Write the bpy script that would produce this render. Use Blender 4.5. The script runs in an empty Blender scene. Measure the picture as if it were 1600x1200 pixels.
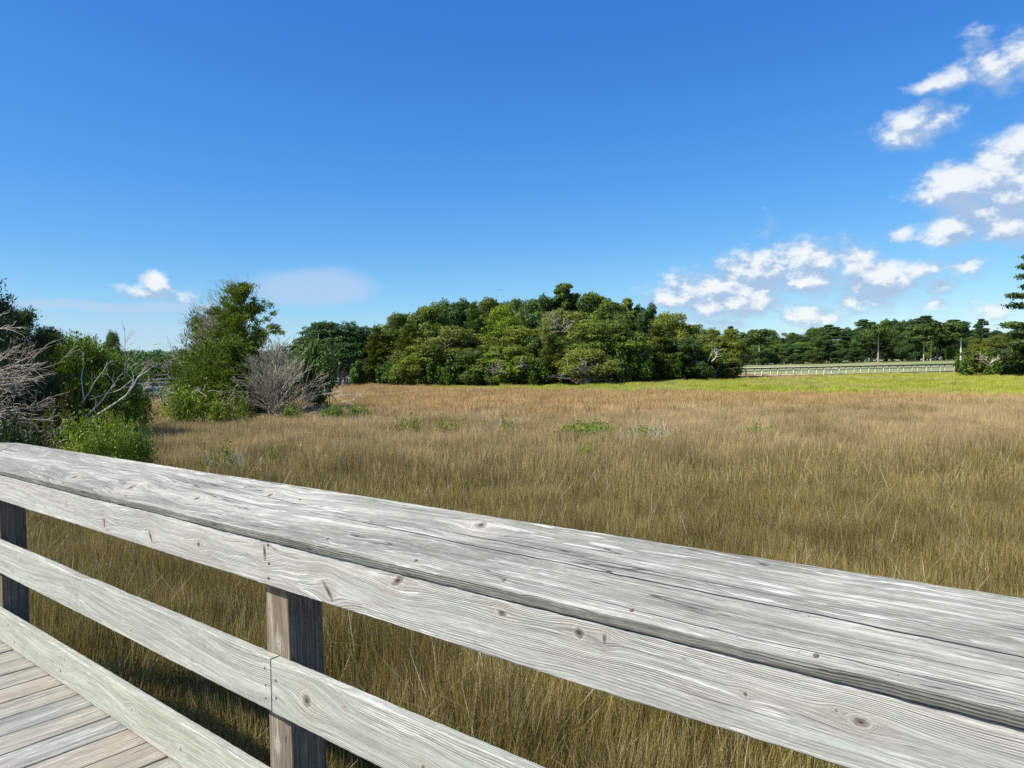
import bpy, math, random
import numpy as np
from mathutils import Matrix, Vector

C = bpy.context.scene
COL = C.collection
rad = math.radians

# ------------------------------------------------------------------ camera
EYE = 2.95
CAM = np.array([0, 0, EYE])
FPX = 1158.0
ROLL = math.atan(.0187)
PITCH = math.atan(29 / FPX)
FW = np.array([0, math.cos(PITCH), -math.sin(PITCH)])
_r0 = np.array([1.0, 0, 0]); _u0 = np.cross(_r0, FW)
RT = _r0 * math.cos(ROLL) - _u0 * math.sin(ROLL)
UP = np.cross(RT, FW)
cd = bpy.data.cameras.new('camera'); cam = bpy.data.objects.new('camera', cd); COL.objects.link(cam)
cd.sensor_width = 36; cd.sensor_fit = 'HORIZONTAL'; cd.lens = FPX / 1600 * 36
cd.clip_start = .05; cd.clip_end = 6000
m = Matrix((tuple(RT), tuple(UP), tuple(-FW))).transposed().to_4x4()
m.translation = Vector(CAM); cam.matrix_world = m
C.camera = cam

def ray(x, y):
    d = FW * FPX + RT * (x - 800) - UP * (y - 600)
    return d / np.linalg.norm(d)
def at(x, y, D):                    # where a photo point lies at forward distance D
    d = ray(x, y); return CAM + d * (D / d[1])

# ------------------------------------------------------------------ light
SUN_AZ, SUN_EL = rad(246), rad(49)      # clockwise from +Y
sdir = Vector((math.sin(SUN_AZ) * math.cos(SUN_EL), math.cos(SUN_AZ) * math.cos(SUN_EL), math.sin(SUN_EL)))
sl = bpy.data.lights.new('sun', 'SUN'); sl.energy = 5.0; sl.angle = rad(.5); sl.color = (1, .955, .87)
so = bpy.data.objects.new('sun', sl); COL.objects.link(so)
so.rotation_euler = sdir.to_track_quat('Z', 'Y').to_euler()
C.view_settings.view_transform = 'Standard'; C.view_settings.look = 'None'
EXPO = .7
C.view_settings.exposure = EXPO; C.view_settings.gamma = 1
C.cycles.max_bounces = 6; C.cycles.diffuse_bounces = 3; C.cycles.glossy_bounces = 2
C.cycles.transmission_bounces = 3; C.cycles.transparent_max_bounces = 6
C.cycles.use_denoising = False

class NT:                           # small node helper
    def __init__(s, tree): s.t = tree; s.n = tree.nodes; s.l = tree.links
    def new(s, typ, **kw):
        n = s.n.new(typ)
        for k, v in kw.items():
            if k.startswith('i_'): n.inputs[k[2:].replace('_', ' ')].default_value = v
            elif k[0] == 'I' and k[1:].isdigit(): s.put(n, int(k[1:]), v)
            else: setattr(n, k, v)
        return n
    def put(s, n, i, v):
        if isinstance(v, bpy.types.NodeSocket): s.l.new(v, n.inputs[i])
        else: n.inputs[i].default_value = v
    def math(s, op, a, b=0.0, c=None, clamp=False):
        n = s.n.new('ShaderNodeMath'); n.operation = op; n.use_clamp = clamp
        s.put(n, 0, a); s.put(n, 1, b)
        if c is not None: s.put(n, 2, c)
        return n.outputs[0]
    def vmath(s, op, a, b=(0, 0, 0)):
        n = s.n.new('ShaderNodeVectorMath'); n.operation = op; s.put(n, 0, a)
        if op != 'LENGTH': s.put(n, 1, b)
        return n.outputs['Value'] if op in ('LENGTH', 'DOT_PRODUCT', 'DISTANCE') else n.outputs[0]
    def mix(s, f, a, b, blend='MIX'):
        n = s.n.new('ShaderNodeMix'); n.data_type = 'RGBA'; n.blend_type = blend
        s.put(n, 0, f); s.put(n, 6, c4(a)); s.put(n, 7, c4(b)); return n.outputs[2]
    def noise(s, vec, scale=1., detail=3., rough=.5, dist=0., col=False, dim='3D'):
        n = s.n.new('ShaderNodeTexNoise'); n.noise_dimensions = dim; s.put(n, 'Vector', vec)
        n.inputs['Scale'].default_value = scale; n.inputs['Detail'].default_value = detail
        n.inputs['Roughness'].default_value = rough; n.inputs['Distortion'].default_value = dist
        return n.outputs[1 if col else 0]
    def put(s, n, i, v):
        if isinstance(v, bpy.types.NodeSocket): s.l.new(v, n.inputs[i])
        else: n.inputs[i].default_value = v
    def ss(s, v, lo, hi, a=0., b=1.):
        n = s.n.new('ShaderNodeMapRange'); n.interpolation_type = 'SMOOTHSTEP'
        s.put(n, 0, v); s.put(n, 1, lo); s.put(n, 2, hi); s.put(n, 3, a); s.put(n, 4, b); return n.outputs[0]
    def attr(s, name, out=0):
        n = s.n.new('ShaderNodeAttribute'); n.attribute_name = name; return n.outputs[out]
    def scale(s, v, xyz): return s.vmath('MULTIPLY', v, xyz)
def c4(c):
    return c if isinstance(c, bpy.types.NodeSocket) or len(c) == 4 else (*c, 1)
def srgb(r, g, b):
    f = lambda c: ((c / 255 + .055) / 1.055) ** 2.4 if c / 255 > .04045 else c / 255 / 12.92
    return (f(r), f(g), f(b))

# ------------------------------------------------------------------ sky with clouds
W = bpy.data.worlds.new('World'); C.world = W; W.use_nodes = True
w = NT(W.node_tree); W.node_tree.nodes.clear()
sky = w.new('ShaderNodeTexSky', sky_type='NISHITA', sun_disc=False, sun_elevation=SUN_EL, sun_rotation=SUN_AZ,
            altitude=0, air_density=1.0, dust_density=.3, ozone_density=4.0)
hs = w.new('ShaderNodeHueSaturation'); w.put(hs, 'Color', sky.outputs[0])
hs.inputs['Hue'].default_value = .512; hs.inputs['Saturation'].default_value = 1.12; hs.inputs['Value'].default_value = 1.0
sep = w.new('ShaderNodeSeparateColor'); w.put(sep, 0, hs.outputs[0])
cmb = w.new('ShaderNodeCombineColor')
for ch, (k_, g_) in enumerate(((1.2, 1.31), (1.19, .93), (1.2, .577))):    # deep humid blue: grade the sky as the clear summer air does
    w.put(cmb, ch, w.math('MULTIPLY', w.math('POWER', w.math('MULTIPLY', sep.outputs[ch], .105), g_), k_ / (.1 * 2 ** EXPO)))
SKYC = cmb.outputs[0]
tc = w.new('ShaderNodeTexCoord'); dirv = tc.outputs['Generated']
sp = w.new('ShaderNodeSeparateXYZ'); w.put(sp, 0, dirv)
az = w.math('ARCTAN2', sp.outputs[0], sp.outputs[1]); el = w.math('ARCSINE', sp.outputs[2])
cb = w.new('ShaderNodeCombineXYZ'); w.put(cb, 0, az); w.put(cb, 1, el); ae = cb.outputs[0]
wob = w.vmath('SUBTRACT', w.noise(ae, 12, 5, .6, col=True), (.5, .5, .5))
aew = w.vmath('ADD', ae, w.scale(wob, (.034, .020, 0)))
# (x, y, half width, half height in photo pixels, density)
CL = [(1450,137,45,9,.75),(1500,127,45,16,.8),(1552,110,55,30,.85),(1605,88,60,36,.9),(1533,68,30,20,.7),(1650,70,60,40,.8),
      (1428,197,62,30,1.0),(1397,212,30,22,.9),(1470,186,34,15,.8),
      (1590,282,100,66,1.9),(1512,292,80,42,1.6),(1640,262,100,78,1.9),(1555,312,90,44,1.8),(1480,292,44,26,1.1),
      (1492,357,62,25,1.3),(1570,357,70,27,1.35),(1650,350,80,30,1.3),(1408,366,26,17,.75),
      (1100,455,80,34,1.3),(1038,472,42,20,1.),(1180,432,72,38,1.5),(1255,402,76,32,1.2),(1335,400,52,20,.9),(1150,474,110,28,1.1),(1250,445,80,28,.9),
      (1368,440,66,38,1.8),(1335,468,36,22,1.1),(1432,424,46,17,.95),(1400,462,60,16,.8),(1470,447,36,18,1.0),(1462,472,26,12,.85),
      (1265,495,50,17,1.05),(1515,415,38,19,.6),(1200,362,14,20,.55),(1555,482,34,12,.65),(1527,467,16,8,.6),(1140,503,60,11,.65),
      (243,443,22,24,1.3),(224,456,38,11,.9),(285,461,44,12,.5)]
SOFT = [(485,450,92,26,1.0),(160,480,180,8,.75),(270,478,90,7,.8),(150,515,260,40,.22)]
def blobs(vec, lst, off=(0, 0)):
    res = None
    for x, y, rx, ry, s in lst:
        d = ray(x, y); a = math.atan2(d[0], d[1]); e = math.asin(d[2])
        k = FPX / math.cos(a)
        sx, sy = rx / k * math.cos(a) ** 1, ry / FPX * math.cos(a)
        v = w.vmath('SUBTRACT', vec, (a + off[0], e + off[1], 0))
        v = w.scale(v, (1 / (1.22 * rx / FPX * math.cos(a) ** 2), 1 / (1.25 * sy), 0))
        ln = w.vmath('LENGTH', v)
        b = w.math('MULTIPLY', w.math('SUBTRACT', 1.0, ln), s)
        res = b if res is None else w.math('MAXIMUM', res, b)
    return res
body = blobs(aew, CL)
UPO = (-.006, .016, 0)
body_up = blobs(w.vmath('ADD', aew, UPO), CL)
nz1 = w.noise(w.scale(ae, (1, 1.5, 1)), 22, 7, .62)
nz2 = w.noise(w.scale(w.vmath('ADD', ae, UPO), (1, 1.5, 1)), 22, 7, .62)
behind = w.math('MULTIPLY', w.ss(w.math('ABSOLUTE', az), .85, 1.3), w.ss(el, .05, .2))      # unseen clouds added outside the view to whiten the blue ambient light
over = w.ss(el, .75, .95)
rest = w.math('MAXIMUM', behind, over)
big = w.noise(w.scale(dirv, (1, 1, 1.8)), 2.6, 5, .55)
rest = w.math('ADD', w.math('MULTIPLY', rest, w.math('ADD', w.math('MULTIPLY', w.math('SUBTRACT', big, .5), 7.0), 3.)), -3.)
core = body
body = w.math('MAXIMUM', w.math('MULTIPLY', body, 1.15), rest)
bodyc = w.math('MINIMUM', body, 1.1)
dens = w.math('ADD', w.math('ADD', bodyc, .02), w.math('MULTIPLY', w.math('SUBTRACT', nz1, .5), 2.6))
alpha = w.ss(dens, -.15, 1.05)
top = w.math('ADD', w.math('MULTIPLY', w.math('SUBTRACT', core, body_up), .8), w.math('MULTIPLY', w.math('SUBTRACT', nz1, nz2), 4.5))
lit = w.ss(w.math('ADD', top, w.math('MULTIPLY', w.math('MINIMUM', dens, 1.), .42)), .05, 1.15)
ccol = w.mix(lit, (2.6, 3.4, 4.7), (5.7, 5.9, 6.05))
softm = blobs(aew, SOFT)
softa = w.math('MULTIPLY', w.ss(w.math('ADD', w.math('ADD', softm, .15), w.math('MULTIPLY', w.math('SUBTRACT', w.noise(w.scale(ae, (1, 4, 1)), 7, 3, .5), .5), .5)), 0.0, .6), .6)
skc = w.mix(softa, SKYC, (3.2, 4.0, 5.35))
skc = w.mix(w.math('MULTIPLY', alpha, .93), skc, ccol)
bg = w.new('ShaderNodeBackground'); w.put(bg, 0, skc); bg.inputs[1].default_value = .1
wo = w.new('ShaderNodeOutputWorld'); w.l.new(bg.outputs[0], wo.inputs[0])

# ------------------------------------------------------------------ helpers
def tag(o, label=None, cat=None, group=None, kind=None):
    if label: o['label'] = label
    if cat: o['category'] = cat
    if group: o['group'] = group
    if kind: o['kind'] = kind
    return o
def empty(name, loc=(0, 0, 0), label=None, cat=None, group=None, rz=0):
    o = bpy.data.objects.new(name, None); COL.objects.link(o); o.location = loc; o.rotation_euler.z = rz
    o.empty_display_size = .2
    return tag(o, label, cat, group)
def make(name, V, F, mat, parent=None, attrs=None, smooth=False, link=True):
    me = bpy.data.meshes.new(name)
    V = np.asarray(V, np.float32); F = np.asarray(F, np.int32)
    me.vertices.add(len(V)); me.vertices.foreach_set('co', V.ravel())
    n, k = F.shape
    me.loops.add(n * k); me.loops.foreach_set('vertex_index', F.ravel())
    me.polygons.add(n); me.polygons.foreach_set('loop_start', np.arange(0, n * k, k, dtype=np.int32))
    me.polygons.foreach_set('loop_total', np.full(n, k, np.int32))
    for an, av in (attrs or {}).items():
        av = np.asarray(av, np.float32)
        if av.ndim == 2:
            a = me.attributes.new(an, 'FLOAT_VECTOR', 'POINT'); a.data.foreach_set('vector', av.ravel())
        else:
            a = me.attributes.new(an, 'FLOAT', 'POINT'); a.data.foreach_set('value', av)
    me.update(calc_edges=True); me.validate()
    if smooth: me.polygons.foreach_set('use_smooth', np.ones(n, bool))
    me.materials.append(mat)
    o = bpy.data.objects.new(name, me)
    if link: COL.objects.link(o)
    if parent: o.parent = parent
    return o
class Sum:                          # 1-D smooth random function
    def __init__(s, seed, scale, n=6):
        r = np.random.RandomState(seed); s.f = scale * (2 ** np.linspace(-1, 1.3, n)); s.p = r.rand(n) * 6.28; s.a = s.f ** -.7 * r.uniform(.6, 1, n); s.a /= s.a.sum()
    def __call__(s, x):
        x = np.asarray(x, float)[..., None]; return (np.sin(x * s.f * 6.28 + s.p) * s.a).sum(-1)

# ------------------------------------------------------------------ materials
def mat_new(name):
    m = bpy.data.materials.new(name); m.use_nodes = True; m.node_tree.nodes.clear(); return m, NT(m.node_tree)
def finish(t, col, rough=.8, bump=None, bstr=.5, bdist=.002, trans=0., spec=.3):
    p = t.new('ShaderNodeBsdfPrincipled'); t.put(p, 'Base Color', c4(col)); t.put(p, 'Roughness', rough)
    p.inputs['Specular IOR Level'].default_value = spec
    if bump is not None:
        b = t.new('ShaderNodeBump'); b.inputs['Strength'].default_value = bstr; b.inputs['Distance'].default_value = bdist
        t.put(b, 'Height', bump); t.l.new(b.outputs[0], p.inputs['Normal'])
    out = p.outputs[0]
    if trans > 0:
        tr = t.new('ShaderNodeBsdfTranslucent'); t.put(tr, 0, c4(col)); ms = t.new('ShaderNodeMixShader'); ms.inputs[0].default_value = trans
        t.l.new(out, ms.inputs[1]); t.l.new(tr.outputs[0], ms.inputs[2]); out = ms.outputs[0]
    o = t.new('ShaderNodeOutputMaterial'); t.l.new(out, o.inputs[0])

def wood(name, light, mid, dark, tintA, tintB, tA=.5, tB=.5, ring=150., ringc=.55, scuff=.5, crack=1.):
    m, t = mat_new(name)
    g = t.attr('grain', 1); kn = t.attr('knot', 2); ck = t.attr('crk', 2); ofs = t.attr('ofs', 1)
    gg = t.vmath('ADD', g, ofs)
    kn = t.math('MULTIPLY', kn, t.math('MULTIPLY_ADD', t.noise(t.scale(gg, (60, 90, 90)), 1, 3, .6), 1.3, .35))
    fib = t.noise(t.scale(gg, (5, 420, 420)), 1, 4, .6)
    fib2 = t.noise(t.scale(gg, (2.2, 95, 95)), 1, 4, .62)
    warp = t.noise(t.scale(gg, (.8, 14, 14)), 1, 2, .5)
    fine = t.noise(t.scale(gg, (22, 520, 520)), 1, 3, .7); pit = t.noise(t.scale(gg, (60, 260, 260)), 1, 2, .6)
    s = t.new('ShaderNodeSeparateXYZ'); t.put(s, 0, gg)
    radial = t.math('ADD', s.outputs[1], t.math('MULTIPLY', s.outputs[2], .8))
    ph = t.math('ADD', t.math('MULTIPLY', radial, ring * 6.283), t.math('MULTIPLY', warp, 26.))
    rg = t.math('POWER', t.math('MULTIPLY_ADD', t.math('SINE', ph), .5, .5), 2.2)
    rmod = t.ss(t.noise(t.scale(gg, (1.3, 22, 22)), 1, 2, .5), .35, .62)
    rings = t.math('MULTIPLY', t.math('MULTIPLY', rg, rmod), ringc)
    knr = t.math('MULTIPLY', kn, 11.)
    knring = t.math('MULTIPLY', t.math('MULTIPLY_ADD', t.math('SINE', knr), .5, .5), t.ss(kn, 3.6, .9, 0., .7))
    bl = t.math('ADD', t.math('MULTIPLY', t.noise(t.scale(gg, (2.2, 16, 16)), 1, 4, .6), .5), t.math('MULTIPLY', t.noise(t.scale(gg, (.5, 7, 7)), 1, 2, .5), .5))
    bl2 = t.noise(t.scale(gg, (.9, 16, 16)), 1.7, 4, .6)
    col = t.mix(t.ss(bl, .40, .60), mid, light)
    col = t.mix(t.math('MULTIPLY', t.ss(bl2, .45, .68), tA), col, tintA)
    col = t.mix(t.math('MULTIPLY', t.ss(t.noise(t.scale(gg, (2.2, 20, 20)), .7, 3, .55), .52, .7), tB), col, tintB)
    col = t.mix(t.ss(fib2, .38, .62, .55, 0.), col, dark)
    col = t.mix(t.ss(fib, .35, .6, .45, 0.), col, dark)
    col = t.mix(t.math('MAXIMUM', rings, knring), col, dark)
    col = t.mix(t.ss(fine, .50, .72, 0., .55), col, dark)
    col = t.mix(t.ss(pit, .60, .74, 0., .5), col, dark)
    col = t.mix(t.ss(fine, .48, .30, 0., .35), col, tuple(min(.75, c * 1.3) for c in light))
    sc = t.noise(t.scale(gg, (6, 110, 110)), 1, 4, .65)
    scm = t.math('MULTIPLY', t.ss(sc, .54, .66), t.ss(t.noise(t.scale(gg, (1.5, 12, 12)), 1.3, 2, .5), .4, .62))
    col = t.mix(t.math('MULTIPLY', scm, scuff), col, (.68, .67, .63))
    col = t.mix(t.ss(kn, 6., .9, 0., .30), col, tintB)
    col = t.mix(t.ss(kn, 1.1, .5, 0., .9), col, tuple(c * .42 for c in tintB))
    col = t.mix(t.ss(kn, .42, .3, 0., .8), col, (.03, .025, .02))
    halo = t.math('MULTIPLY', t.ss(kn, .95, 1.15), t.ss(kn, 1.7, 1.25))
    col = t.mix(t.math('MULTIPLY', halo, .16), col, (.62, .59, .54))
    cn = t.math('ABSOLUTE', t.math('SUBTRACT', t.noise(t.scale(gg, (.8, 34, 34)), 1, 3, .45), .5))
    cm = t.math('MULTIPLY', t.ss(cn, .006, .002), t.ss(t.noise(t.scale(gg, (1.1, 9, 9)), 2., 2, .5), .5, .56))
    cm = t.math('MULTIPLY', cm, crack)
    big = t.ss(t.math('ABSOLUTE', ck), 1.25, .6)
    cm = t.math('MAXIMUM', cm, big)
    col = t.mix(cm, col, (.018, .018, .02))
    h = t.math('SUBTRACT', t.math('MULTIPLY', fib2, .9), t.math('MULTIPLY', rings, .8))
    h = t.math('ADD', h, t.math('SUBTRACT', t.math('MULTIPLY', fib, .4), t.math('MULTIPLY', fine, .35))); h = t.math('SUBTRACT', h, t.math('MULTIPLY', cm, 2.))
    h = t.math('SUBTRACT', h, t.math('MULTIPLY', knring, .4))
    finish(t, col, .78, h, .75, .0022, spec=.25)
    return m
PINK = (.34, .28, .25)
W_CAP = wood('cap_wood', (.46, .45, .40), (.215, .215, .185), (.10, .10, .085), (.26, .285, .235), (.40, .36, .31), .65, .35, 180, .6, .5, .8)
W_RAIL = wood('rail_wood', (.52, .505, .46), (.40, .395, .36), (.20, .195, .18), (.41, .475, .41), PINK, .6, .55, 185, .58, .6, .35)
W_MID = wood('middle_rail_wood', (.46, .475, .41), (.37, .38, .33), (.17, .17, .15), (.40, .46, .38), (.36, .31, .26), .5, .3, 165, .6, .45, .25)
W_TOE = wood('bottom_rail_wood', (.46, .46, .38), (.375, .385, .31), (.18, .18, .15), (.37, .42, .29), (.46, .44, .42), .5, .3, 120, .4, .4, .2)
W_POST = wood('post_wood', (.32, .25, .175), (.20, .155, .108), (.055, .045, .034), (.30, .31, .28), (.52, .46, .39), .3, .4, 90, .7, .25, .7)
W_DECK = [wood('deck_wood', (.40, .375, .315), (.29, .275, .235), (.12, .115, .105), (.42, .38, .30), (.40, .34, .28), .5, .4, 110, .6, .5, 1.),
          wood('deck_wood_warm', (.43, .375, .295), (.31, .27, .215), (.14, .13, .11), (.30, .31, .30), (.45, .36, .29), .5, .5, 120, .6, .5, 1.),
          wood('deck_wood_grey', (.36, .355, .32), (.245, .245, .22), (.11, .11, .105), (.36, .37, .33), (.42, .37, .31), .5, .3, 100, .6, .7, 1.)]
def simple(name, col, var=.15, scale=3., rough=.8, trans=0., bump=0.):
    m, t = mat_new(name)
    tcn = t.new('ShaderNodeTexCoord'); n = t.noise(tcn.outputs['Object'], scale, 4, .6)
    a = tuple(c * (1 - var) for c in col); b = tuple(min(1, c * (1 + var)) for c in col)
    finish(t, t.mix(t.ss(n, .3, .7), a, b), rough, n if bump else None, bump, .01, trans)
    return m
NAIL = simple('rusty_nail', (.10, .075, .06), .3, 400)
BARK = simple('bark', (.13, .105, .08), .4, 6, .9, bump=.5)
PALEBARK = simple('pale_bark', (.36, .33, .29), .25, 3, .9, bump=.3)
DEAD = simple('bleached_branch', (.40, .365, .295), .3, 5, .85)
DEADDARK = simple('grey_twig', (.30, .265, .205), .35, 4, .85)
BUSHWOOD = simple('grey_dead_cedar_wood', (.30, .275, .21), .35, 3, .85)
DEADPALE = simple('pale_branch', (.56, .53, .47), .2, 5, .8)
FARWOOD = simple('pale_weathered_timber', (.55, .50, .41), .2, 2)
FARDARK = simple('dark_timber', (.10, .10, .095), .2, 2)
BLUEWOOD = simple('blue_grey_timber', (.30, .32, .35), .25, 2)

def leafmat(name, lo, hi, trans=.26, hue=1.):
    m, t = mat_new(name)
    r = t.attr('rnd', 2)
    oi = t.new('ShaderNodeObjectInfo')
    geo = t.new('ShaderNodeNewGeometry')
    cl = t.noise(geo.outputs['Position'], .55, 3, .6)
    f = t.math('ADD', t.math('MULTIPLY', r, .6), t.math('MULTIPLY', cl, .75), clamp=True)
    col = t.mix(t.ss(f, .2, 1.0), lo, hi)
    col = t.mix(1., col, oi.outputs['Color'], 'MULTIPLY')
    finish(t, col, .55, trans=trans, spec=.25)
    return m
OAK = leafmat('oak_leaves', (.040, .062, .008), (.185, .225, .036))
OAKD = leafmat('dark_oak_leaves', (.028, .052, .010), (.110, .155, .032))
CEDAR = leafmat('cedar_needles', (.030, .056, .008), (.135, .190, .028))
DCEDAR = leafmat('dark_cedar_needles', (.012, .030, .012), (.050, .085, .030))
PINE = leafmat('pine_needles', (.018, .038, .009), (.085, .120, .026))
SHRUB = leafmat('shrub_leaves', (.060, .110, .010), (.26, .34, .038), .35)
SHRUBD = leafmat('dull_shrub_leaves', (.050, .095, .022), (.17, .26, .05), .3)

# ------------------------------------------------------------------ boards
ra = rad(-50.09)
RD = np.array([math.sin(ra), math.cos(ra), 0]); RN = np.array([math.cos(ra), -math.sin(ra), 0]); UZ = np.array([0, 0, 1.0])
S = 1.38
def board(name, O, ex, ey, ez, L, Wd, T, mat, parent, seed, knots=(), cracks=(), dx=.006, dy=.006, wav=.0015, arch=.02, r=.004, chips=0):
    """a plank from O along ex; ey across its width, ez out of its face; O is the corner x=0,y=0,z=0 (face at z=T)"""
    rng = np.random.RandomState(seed)
    nx = max(2, int(L / dx) + 1); xs = np.linspace(0, L, nx)
    ny = max(2, int(Wd / dy))
    loop = []
    arc = [(math.cos(a), math.sin(a)) for a in (rad(15), rad(45), rad(75))]
    for y in np.linspace(r, Wd - r, ny): loop.append((y, T))
    for c, s_ in reversed(arc): loop.append((Wd - r + r * c, T - r + r * s_))
    nz = max(2, int((T - 2 * r) / .006))
    for z in np.linspace(T - r, r, nz): loop.append((Wd, z))
    for c, s_ in arc: loop.append((Wd - r + r * c, r - r * s_))
    for y in np.linspace(Wd - r, r, 6): loop.append((y, 0))
    for c, s_ in reversed(arc): loop.append((r - r * c, r - r * s_))
    for z in np.linspace(r, T - r, nz): loop.append((0, z))
    for c, s_ in arc: loop.append((r - r * c, T - r + r * s_))
    loop = np.array(loop); nl = len(loop)
    X = np.repeat(xs[:, None], nl, 1); Y = np.repeat(loop[None, :, 0], nx, 0); Z = np.repeat(loop[None, :, 1], nx, 0)
    top = Sum(seed + 1, .9)(xs)[:, None]; bot = Sum(seed + 2, .9)(xs)[:, None]
    fr = Y / Wd
    Yp = Y + wav * (top * 1.6 * (1 - fr) + bot * 1.6 * fr) + .0013 * Sum(seed + 5, 14)(xs)[:, None] * (np.abs(fr - .5) * 2) ** 6
    Zp = Z + wav * Sum(seed + 3, .5)(xs)[:, None]
    for cx, cw, cdp in chips or ():
        Yp = Yp + cdp * np.exp(-((X - cx) / cw) ** 2) * (fr < .08) * (1 + .5 * np.sin(X * 300))
    G = Y.copy()
    G = G + arch * Sum(seed + 7, .42, 5)(xs)[:, None] * (.4 + np.sin(np.clip(fr, 0, 1) * math.pi)) + .006 * Sum(seed + 8, 1.7)(xs)[:, None]
    K = np.full(G.shape, 9.)
    for kk_ in knots:
        kx, ky, kr = kk_[:3]; asp, sk = (kk_ + (1., 0.))[3:5] if len(kk_) > 3 else (1., 0.)
        dxk, dyk = X - kx, Y - ky
        e = np.exp(-(dxk / (6.5 * kr)) ** 2 - (dyk / (3.2 * kr * min(asp, 1.6))) ** 2)
        G = G - dyk * .82 * e + .10 * kr * np.exp(-(dxk / (7 * kr)) ** 2)
        K = np.minimum(K, np.sqrt(((dxk - sk * dyk) / 1.15) ** 2 + (dyk / asp) ** 2 + ((Z - T) * .5) ** 2) / kr)
    K = np.where(Z > T * .2, K, 9.)
    CR = np.full(G.shape, 9.)
    for (x0, x1, y0, y1, wd) in cracks:
        t = np.clip((X - x0) / (x1 - x0), 0, 1)
        yc = y0 + (y1 - y0) * t + .004 * Sum(seed + 11 + int(x0 * 50), 1.5)(X[:, 0])[:, None] + .0015 * Sum(seed + 12, 9)(X[:, 0])[:, None]
        ww = wd * np.clip(np.sin(np.clip((X - x0) / (x1 - x0), 0, 1) * math.pi), 0, 1) ** .5 + 1e-5
        ww = ww * (.75 + .35 * Sum(seed + 13, 4)(X[:, 0])[:, None])
        sd = (Y - yc) / ww
        sd = np.where((X > x0) & (X < x1) & (Z > T * .5), np.clip(sd, -9, 9), 9)
        near = np.abs(sd) < np.abs(CR)
        win = (np.abs(Y - yc) < .012) & (X > x0) & (X < x1)
        CR = np.where(win & near, sd, CR)
    # signed distances jump far from any crack; keep the sign change there out of the shader by using the magnitude
    P = np.asarray(O)[None, None] + X[..., None] * ex + Yp[..., None] * ey + Zp[..., None] * ez
    V = P.reshape(-1, 3)
    i = np.arange(nx - 1)[:, None] * nl; j = np.arange(nl)[None]; j2 = (j + 1) % nl
    F = np.stack([i + j, i + nl + j, i + nl + j2, i + j2], -1).reshape(-1, 4)
    grain = np.stack([X, G, Z], -1).reshape(-1, 3)
    # end caps as fans of quads (degenerate-free: centre + triples)
    cap = []
    for base, flip, xx in ((0, True, 0.), ((nx - 1) * nl, False, L)):
        ci = len(V); c = V[base:base + nl].mean(0); V = np.vstack([V, c]); grain = np.vstack([grain, [[xx, Wd / 2, T / 2]]])
        K = np.append(K, 9.); CR = np.append(CR, 9.)
        for a in range(0, nl - 1, 2):
            q = [base + a, base + a + 1, base + (a + 2) % nl, ci]
            cap.append(q[::-1] if flip else q)
        if nl % 2 == 1:
            pass
    if nl % 2 == 1:                # last odd edge: split the centre quad with a doubled rim
        for base, flip, ci in ((0, True, nx * nl), ((nx - 1) * nl, False, nx * nl + 1)):
            V = np.vstack([V, (V[base + nl - 1] + V[base]) / 2]); grain = np.vstack([grain, grain[base]]); K = np.append(K, 9.); CR = np.append(CR, 9.)
            q = [base + nl - 1, len(V) - 1, base, ci]; cap.append(q[::-1] if flip else q)
    F = np.vstack([F, np.array(cap)])
    n = len(V)
    ofs = np.tile(rng.rand(3) * np.array([50, 9, 9]), (n, 1))
    o = make(name, V, F[:, ::-1] if np.dot(np.cross(ex, ey), ez) > 0 else F, mat, parent,
             dict(grain=grain, knot=np.ravel(K), crk=np.ravel(CR), ofs=ofs), smooth=True)
    return o
def RP(s, d, h): return s * RD + d * RN + np.array([0, 0, EYE - h])
def nail(p, n, parent, r=.0045):
    n = Vector(n); q = n.to_track_quat('Z', 'Y').to_matrix()
    V = []; 
    for zz, rr in ((-.002, 1.), (.0012, .95), (.0016, .5)):
        for k in range(8):
            a = k * math.pi / 4; v = q @ Vector((math.cos(a) * r * rr, math.sin(a) * r * rr, zz)); V.append([p[i] + v[i] for i in range(3)])
    F = [[k, (k + 1) % 8, 8 + (k + 1) % 8, 8 + k] for k in range(8)] + [[8 + k, 8 + (k + 1) % 8, 16 + (k + 1) % 8, 16 + k] for k in range(8)]
    F += [[16, 17, 18, 19], [16, 19, 20, 23], [20, 21, 22, 23]]
    return make('nail', V, F, NAIL, parent)

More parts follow.
